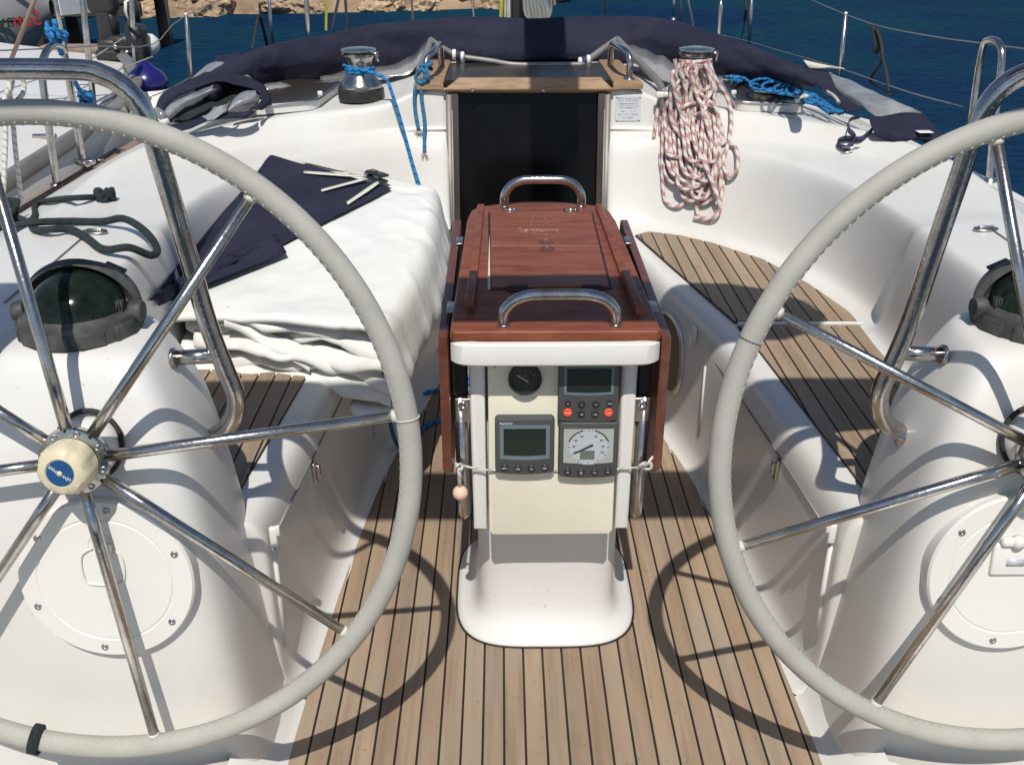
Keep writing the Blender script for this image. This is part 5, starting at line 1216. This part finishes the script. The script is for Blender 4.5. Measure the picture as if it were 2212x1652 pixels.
strap([[(1610, 3), (1611, 25), (1609, 45), .015], [(1610, 40), (1604, 70), (1599, 92), .008]], 1.62, 'black strap on the right guard wire beside the middle stanchion')
strap([[(1470, -5), (1472, 20), (1468, 62), .014]], 1.45, 'short black strap behind the red and white rope winch')
strap([[(560, 8), (562, 25), (560, 40), .018], [(558, 35), (551, 70), (545, 106), .010], [(562, 35), (569, 65), (578, 102), .012]], -1.66, 'forked black strap hanging from the left guard wire')

# mast, boom
t = thing('mast', 'grey mast foot with halyards above the centre of the sprayhood', 'mast', (-.01, 5.6, .93))
m_ = MB(); lathe(m_, [(.085, 0), (.085, 11)], 32, mtx=T(-.015, 5.6, .93), sy=1.35, sx=.9); obj('mast_tube', m_, 'alu_dull', t, angle=40)
for i, (x, mm, r) in enumerate(((1092, 'steel_brushed', .010), (1100, 'alu', .018), (1120, 'black', .036), (1136, 'navy', .016), (1138, 'alu_dull', .016), (1155, 'navy_vinyl', .010))):
    a, b = up(x, 0, x, 42, 5.35); a = b+(a-b)*.5; m_ = MB(); tube(m_, [a, b-V((0, 0, .05))], r, 10); obj('halyard', m_, mm, t)
m_ = MB(); a, b = up(1083, 0, 1081, 42, 5.3); tube(m_, [b+(a-b)*.5, b-V((0, 0, .05))], .009, 8); obj('halyard', m_, 'yellow', t)
tM = thing('halyard_coil', 'white halyard rope coiled and hanging on the right side of the mast', 'rope', P(1158, 10, Y=5.2))
for k in range(7):
    xx = 1138+k*7; m_ = MB(); tube(m_, cat([P(xx, -60, Y=5.2), P(xx-4, -10, Y=5.17-.01*k), P(xx-3+k, 22+3*sin(k*2), Y=5.17-.01*k), P(xx+3, 36, Y=5.18), P(xx+9, 20, Y=5.17), P(xx+7, -10, Y=5.2), P(xx+4, -60, Y=5.22)], 5), .010, 8); obj('loop', m_, 'webbing', tM)
t = thing('boom', 'boom overhead with stowed sail, above the cockpit table', 'boom', (.06, 5.4, 2.35))
m_ = MB(); tube(m_, [(.06, 5.45, 2.42), (.06, 1.95, 2.32)], .085, 20); obj('boom_tube', m_, 'alu_dull', t)
m_ = MB(); tube(m_, cat([V((.06, 5.3, 2.55)), V((.055, 4, 2.50)), V((.065, 3, 2.47)), V((.06, 2.2, 2.44))], 6), .075, 16); obj('stowed_sail', m_, 'white_cloth', t)
t = thing('rolled_bimini', 'rolled navy bimini across the cockpit over the helm', 'bimini', (0, .83, 2.05))
m_ = MB(); pp = [V((x, .850+.006*fbm(x*2, 1), 2.05-.02*x*x)) for x in [-1.5+.1*k for k in range(31)]]
tube(m_, pp, [.098*(1+.06*fbm(p.x*3, 7)) for p in pp], 20); obj('canvas_roll', m_, 'navy', t)
m_ = MB(); tube(m_, cat([V((-1.55, .83, .5)), V((-1.55, .83, 1.6)), V((-1.4, .83, 1.98)), V((-1.0, .83, 2.06)), V((1.0, .83, 2.06)), V((1.4, .83, 1.98)), V((1.55, .83, 1.6)), V((1.55, .83, .5))], 6), .0125, 12); obj('bow_tube', m_, 'steel', t)
t = thing('shadow_roll', 'unseen navy roll overhead, added to cast the shadow on the right bench', 'shadow caster', (.6, 1.4, 2.05))  # out-of-view roll added and shaped to shade the right bench
m_ = MB(); lathe(m_, [(.02, -.24), (.12, -.22), (.16, -.14), (.175, 0), (.15, .12), (.09, .2), (.02, .24)], 24, mtx=frame((.50, 1.37, 2.07), (.22, 1, 0), (0, 0, 1)), sx=1.0); obj('roll', m_, 'navy', t)

# toe rails
for s in (-1, 1):
    m_ = MB(); pts = [(1.70, -.4), (1.735, .9), (1.755, 1.6), (1.765, 2.2), (1.77, 2.5), (1.77, 2.9), (1.765, 3.6), (1.70, 4.8), (1.4, 5.5)]
    rows = [[V((x*s-.0*s, y, .44)), V((x*s-.045*s, y, .452)), V((x*s-.045*s, y, .478)), V((x*s-.002*s, y, .478)), V((x*s+.012*s, y, .44))] for x, y in pts]
    grid(m_, rows, flip=(s > 0)); struct('toe_rail', m_, 'toe' if s < 0 else 'gel', angle=30)

# ================================================================== NEIGHBOURING BOAT ON THE LEFT
tN = thing('moored_yacht', 'white yacht moored close alongside on the left, its stern towards the shore', 'sailing boat', (-3.6, 4, -.9))
rows = []
for y, xn, xf, z in ((-1.0, -1.95, -5.6, .48), (1.5, -1.92, -5.6, .49), (3.2, -1.87, -5.6, .50), (4.2, -1.88, -5.5, .53), (5.2, -2.01, -5.35, .57), (6.0, -2.30, -5.1, .60), (6.35, -2.50, -4.95, .60)):
    m0 = (xn+xf)/2
    rows.append([V((xn-.10, y, -1.1)), V((xn+.06, y, 0)), V((xn+.055, y, z-.16)), V((xn+.02, y, z-.05)), V((xn+.002, y, z-.01)), V((xn, y, z)), V((xn-.012, y, z+.004)), V((xn-.06, y, z+.012)), V((xn-.5, y, z+.05)), V((xn-.95, y, z+.10)), V((xn-1.02, y, z+.30)), V((m0, y, z+.36)), V((xf+1.0, y, z+.30)), V((xf+.5, y, z+.05)), V((xf, y, z)), V((xf+.1, y, -1.1))])
last = rows[-1]; rows.append([V((p.x*.97-.1, p.y+.1, p.z-.06 if p.z > .3 else p.z)) for p in last]); rows.append([V((p.x*.97-.1, p.y+.25, min(p.z, .0))) for p in last])
m_ = MB(); grid(m_, rows, flip=True); hull = obj('hull', m_, 'gel', tN, sub=2, bake=True); bvh(hull)
m_ = MB(); pts = [(-1.0, -1.95, .48), (1.5, -1.92, .49), (3.2, -1.87, .50), (4.2, -1.88, .53), (5.2, -2.01, .57), (6.0, -2.30, .60)]
grid(m_, [[V((x+.012, y, z-.02)), V((x+.012, y, z+.04)), V((x-.018, y, z+.04)), V((x-.018, y, z-.01))] for y, x, z in pts], flip=True); obj('toe_rail', m_, 'alu_dull', tN)
m_ = MB(); c = on(97, 300, .01); rbox(m_, c, (.10, .02, .02), .006, 2); obj('cleat', m_, 'steel', tN)
m_ = MB(); tube(m_, cat([P(265, 120, z=.66), P(288, 150, z=.66), P(292, 178, z=.64), P(270, 210, z=.62), P(225, 250, z=.60)], 6), .035, 8, flat=.4); obj('rubbing_strip', m_, 'alu_dull', tN)
m_ = MB(); rbox(m_, P(190, 106, z=.64), (.55, .12, .05), .02, 2); obj('teak_step', m_, 'toe', tN)
# pushpit posts and guard wires of the neighbour
for i, (x0, y0, x1, y1) in enumerate(((178, -5, 208, 280), (284, 0, 296, 180), (76, -5, 20, 140), (118, -5, 142, 110))):
    a = P(x0, y0, Y=4.6 if i != 1 else 5.3); b = P(x1, y1, Y=4.6 if i != 1 else 5.3); a = a+(a-b)*.6; m_ = MB(); tube(m_, [a, b], .014 if i < 2 else .010, 10); obj('post', m_, 'toe' if i == 2 else 'steel_brushed', tN)
for pts in ([(0, 200), (80, 172), (180, 140), (270, 80)], [(100, 240), (180, 190), (260, 150), (330, 122)], [(150, 185), (230, 180), (300, 170)]):
    m_ = MB(); tube(m_, [P(x, y, Y=4.8) for x, y in pts], .003, 6); obj('guard_wire', m_, 'alu_dull', tN)
t = thing('fender', 'white fender with navy blue end hanging between the two yachts', 'fender', P(330, 250, X=-1.84))
a, b = P(312, 142, X=-1.88), P(338, 300, X=-1.84); b = V((a.x, a.y, a.z-.62)); F = T(*b); L = (a-b).length
m_ = MB(); lathe(m_, [(.03, -.03), (.085, .0), (.105, .05), (.105, L-.11)], 28, mtx=F, sx=1); obj('fender_body', m_, 'fender', t)
m_ = MB(); lathe(m_, [(.1055, L-.11), (.102, L-.07), (.085, L-.035), (.05, L-.01), (.018, L+.02), (0, L+.025)], 28, mtx=F); obj('fender_end', m_, 'fender_blue', t)
m_ = MB(); tube(m_, cat([a+V((0, 0, .02)), a+V((-.06, 0, .18)), P(300, 80, Y=a.y+.1)], 5), .010, 8); obj('lanyard', m_, 'rope_green', t)
t = thing('outboard_motor', 'black outboard motor with white cowl end clamped on the neighbouring stern rail', 'outboard motor', P(270, 110, Y=6.1))
def px(x, y, Y): return P(x, y, Y=Y)
m_ = MB(); c = px(312, 98, 6.12); lathe(m_, [(0, -.09), (.045, -.08), (.062, -.04), (.066, .02), (.056, .06), (.03, .085), (0, .09)], 24, mtx=frame(c, (.9, 0, .1), (0, 0, 1))@Matrix.Rotation(radians(90), 4, 'Y')@T(0, 0, 0)); obj('cowl', m_, 'fender', t)
m_ = MB(); rbox(m_, px(298, 92, 6.0), (.10, .14, .20), .03, 3); rbox(m_, px(270, 96, 6.05), (.18, .14, .11), .035, 3); rbox(m_, px(238, 110, 6.0), (.12, .10, .14), .03, 3); rbox(m_, px(252, 118, 5.95), (.22, .10, .06), .02, 3); obj('bracket', m_, 'black', t)
m_ = MB(); rbox(m_, px(228, 36, 6.05), (.09, .10, .36), .02, 3); tube(m_, [px(238, 20, 6.05), px(243, 82, 6.05)], .045, 12); rbox(m_, px(222, 4, 6.05), (.16, .12, .12), .03, 3); obj('shaft_leg', m_, 'black', t)
for q in ((250, 100), (275, 112), (300, 108)):
    m_ = MB(); tube(m_, [px(q[0]-5, q[1], 5.9), px(q[0]+3, q[1]+3, 5.88)], .014, 8); obj('clamp_screw', m_, 'steel_brushed', t)
m_ = MB(); tube(m_, cat([px(302, 110, 5.9), px(298, 130, 5.7), px(296, 160, 5.4), px(294, 195, 5.1)], 5), .022, 8); obj('strap', m_, 'rubber', t)
# inflatable hull with mirrored lettering
t = thing('inflatable_boat', 'grey inflatable boat with dark underside at the far left top corner', 'dinghy', (-5.6, 9.2, -.9))
m_ = MB(); rows = []
for k in range(16):
    u = k/15; x = -8.2+u*4.15; r0 = .46*(1-.0*u) if u < .88 else .46*sqrt(max(.02, 1-((u-.88)/.12)**2))
    rows.append([V((x, 9.2+r0*cos(a)*.7, .62+r0*sin(a)*1.0)) for a in [2*pi*j/28 for j in range(28)]])
grid(m_, rows, closed_v=True); obj('tube', m_, 'rib', t)
m_ = MB(); rows = []
for k in range(12):
    u = k/11; x = -8.2+u*4.0; r0 = .62 if u < .7 else .62*sqrt(max(.02, 1-((u-.7)/.3)**2)); rows.append([V((x, 9.3+r0*cos(a)*.6, .10-.35*0+r0*.55*sin(a))) for a in [2*pi*j/20 for j in range(20)]])
grid(m_, rows, closed_v=True); obj('underside', m_, 'dark_hull', t)
m_ = MB(); tube(m_, [V((-8.2, 8.90, .84)), V((-4.15, 8.90, .86))], .02, 6); obj('rubbing_strake', m_, 'rubber', t)
m_ = MB(); tube(m_, [V((-8.2, 8.88, .42)), V((-4.15, 8.88, .54))], .010, 6); obj('seam', m_, 'rubber', t)
tc_ = P(26, 46, Y=8.87); text('wave', .17, tc_+V((-.03, -.02, 0)), (1, 0, .12), (0, .0, 1), 'dark_hull', t, flipx=True, ext=.004)
tc_ = P(53, 43, Y=8.86); text('Sun', .17, tc_+V((.03, -.02, 0)), (1, 0, .12), (0, .0, 1), 'red', t, flipx=True, ext=.004)
# blue knot on the rail and blue line
t = thing('blue_knots', 'bright blue line knotted on top of the left rail hoop and hanging down', 'rope', P(120, 80, X=-1.74))
def kn(x, y, X, r, n_, sd, w=.006):
    rr = random.Random(sd); c_ = P(x, y, X=X); m_ = MB(); tube(m_, cat([c_+V((rr.uniform(-r, r), rr.uniform(-r, r)*.7, rr.uniform(-r, r))) for _ in range(n_)], 4), w, 7); return m_
obj('knot', kn(114, 60, -1.74, .034, 12, 1, .0085), 'rope_blue', t); obj('knot', kn(126, 76, -1.74, .026, 10, 2, .0085), 'rope_blue', t)
m_ = MB(); tube(m_, cat([P(115, 66, X=-1.74), P(112, 85, X=-1.74), P(126, 100, X=-1.74), P(134, 118, X=-1.74)], 4), .011, 7); obj('tail', m_, 'rope_blue', t)
m_ = MB(); tube(m_, cat([P(158, 163, X=-1.80), P(166, 185, X=-1.80), P(180, 205, X=-1.80), P(187, 215, X=-1.80)], 4), .009, 7); obj('tail', m_, 'rope_blue', t)
obj('knot', kn(187, 214, -1.80, .035, 12, 3, .009), 'rope_blue', t)
m_ = MB(); tube(m_, cat([P(188, 216, X=-1.80), P(205, 228, X=-1.80), P(228, 236, X=-1.80)], 4), .009, 7); tube(m_, cat([P(184, 220, X=-1.80), P(190, 236, X=-1.80), P(194, 246, X=-1.80)], 4), .009, 7); obj('tail', m_, 'rope_blue', t)
# pale ropes hanging at far left
t = thing('hanging_rope', 'pale twin rope hanging from the left rail to the deck edge', 'rope', P(15, 400, X=-1.76))
for pts in ([(28, 160), (24, 190), (10, 215), (12, 300), (6, 440)], [(24, 162), (20, 190), (26, 240), (34, 330), (46, 436)], [(45, 160), (52, 185), (48, 205), (38, 216)]):
    m_ = MB(); tube(m_, cat([P(x, y, X=-1.73) for x, y in pts], 5), .0085, 8); obj('strand', m_, 'rope_white', t)
wire([P(36, 455, X=-1.72), P(120, 405, X=-1.72), P(190, 360, X=-1.72), P(250, 322, X=-1.72)], .006, 'rubber', 'black line lying along the left toe rail', 'line', 'black_line')
t = thing('shackle', 'small steel shackle and pad eye at the foot of the left rail hoop', 'shackle', P(183, 350, z=.49))
m_ = MB(); c_ = P(180, 350, X=-1.72); tube(m_, cat([c_+V((.03*cos(a), .02*sin(a), .012*sin(2*a))) for a in [k*.6 for k in range(11)]], 3), .006, 8); rbox(m_, c_+V((.02, 0, 0)), (.05, .03, .02), .006, 2); obj('bow', m_, 'steel', t)
m_ = MB(); c_ = P(212, 345, X=-1.72); tube(m_, [c_+V((.02*cos(a), .012*sin(a), 0)) for a in [2*pi*k/12 for k in range(12)]], .003, 6, closed=True); obj('pin', m_, 'steel_brushed', t)

# ---- pier
t = thing('jetty', 'dark wooden jetty with a pale gangplank in front of the rocky shore', 'jetty', (-12, 19, -.9))
for k in range(26):
    x = -17+k*.42; m_ = MB(); rbox(m_, (x, 18.6+.02*(k % 3), -.02+.01*(k % 2)), (.38, 2.0, .06), .01, 1); obj('plank', m_, 'wood_dark', t, smooth=False)
for k in range(7):
    for yy in (17.8, 19.4):
        m_ = MB(); tube(m_, [(-16.6+k*1.7, yy, -1.4), (-16.6+k*1.7, yy, .0)], .13, 10); obj('pile', m_, 'wood_dark', t)
m_ = MB(); rbox(m_, (-11.5, 17.7, -.14), (10.6, .1, .22), .01, 1); obj('beam', m_, 'wood_dark', t, smooth=False)
m_ = MB(); a = P(128, 18, Y=15); b = P(245, -6, Y=16); d = b-a
m_.add([a+V((0, 0, .12)), b+V((0, 0, .16)), b+V((0, 0, -.18)), a+V((0, 0, -.10)), a+V((0, .5, .12)), b+V((0, .5, .16))], [(0, 1, 2, 3), (0, 4, 5, 1)]); obj('gangplank', m_, 'fender', t, smooth=False, thick=.05)
t = thing('jetty_clutter', 'white and dark gear hung over the rocks beside the outboard', 'gear', P(330, 26, Y=12))
m_ = MB(); lathe(m_, [(.0, -.16), (.06, -.12), (.08, 0), (.06, .12), (0, .16)], 16, mtx=T(*P(281, 24, Y=14))); obj('fender_ball', m_, 'fender', t)
m_ = MB(); lathe(m_, [(.0, -.15), (.06, -.12), (.08, 0), (.06, .12), (0, .15)], 16, mtx=T(*P(288, 26, Y=13.6))); obj('dark_ball', m_, 'black', t)
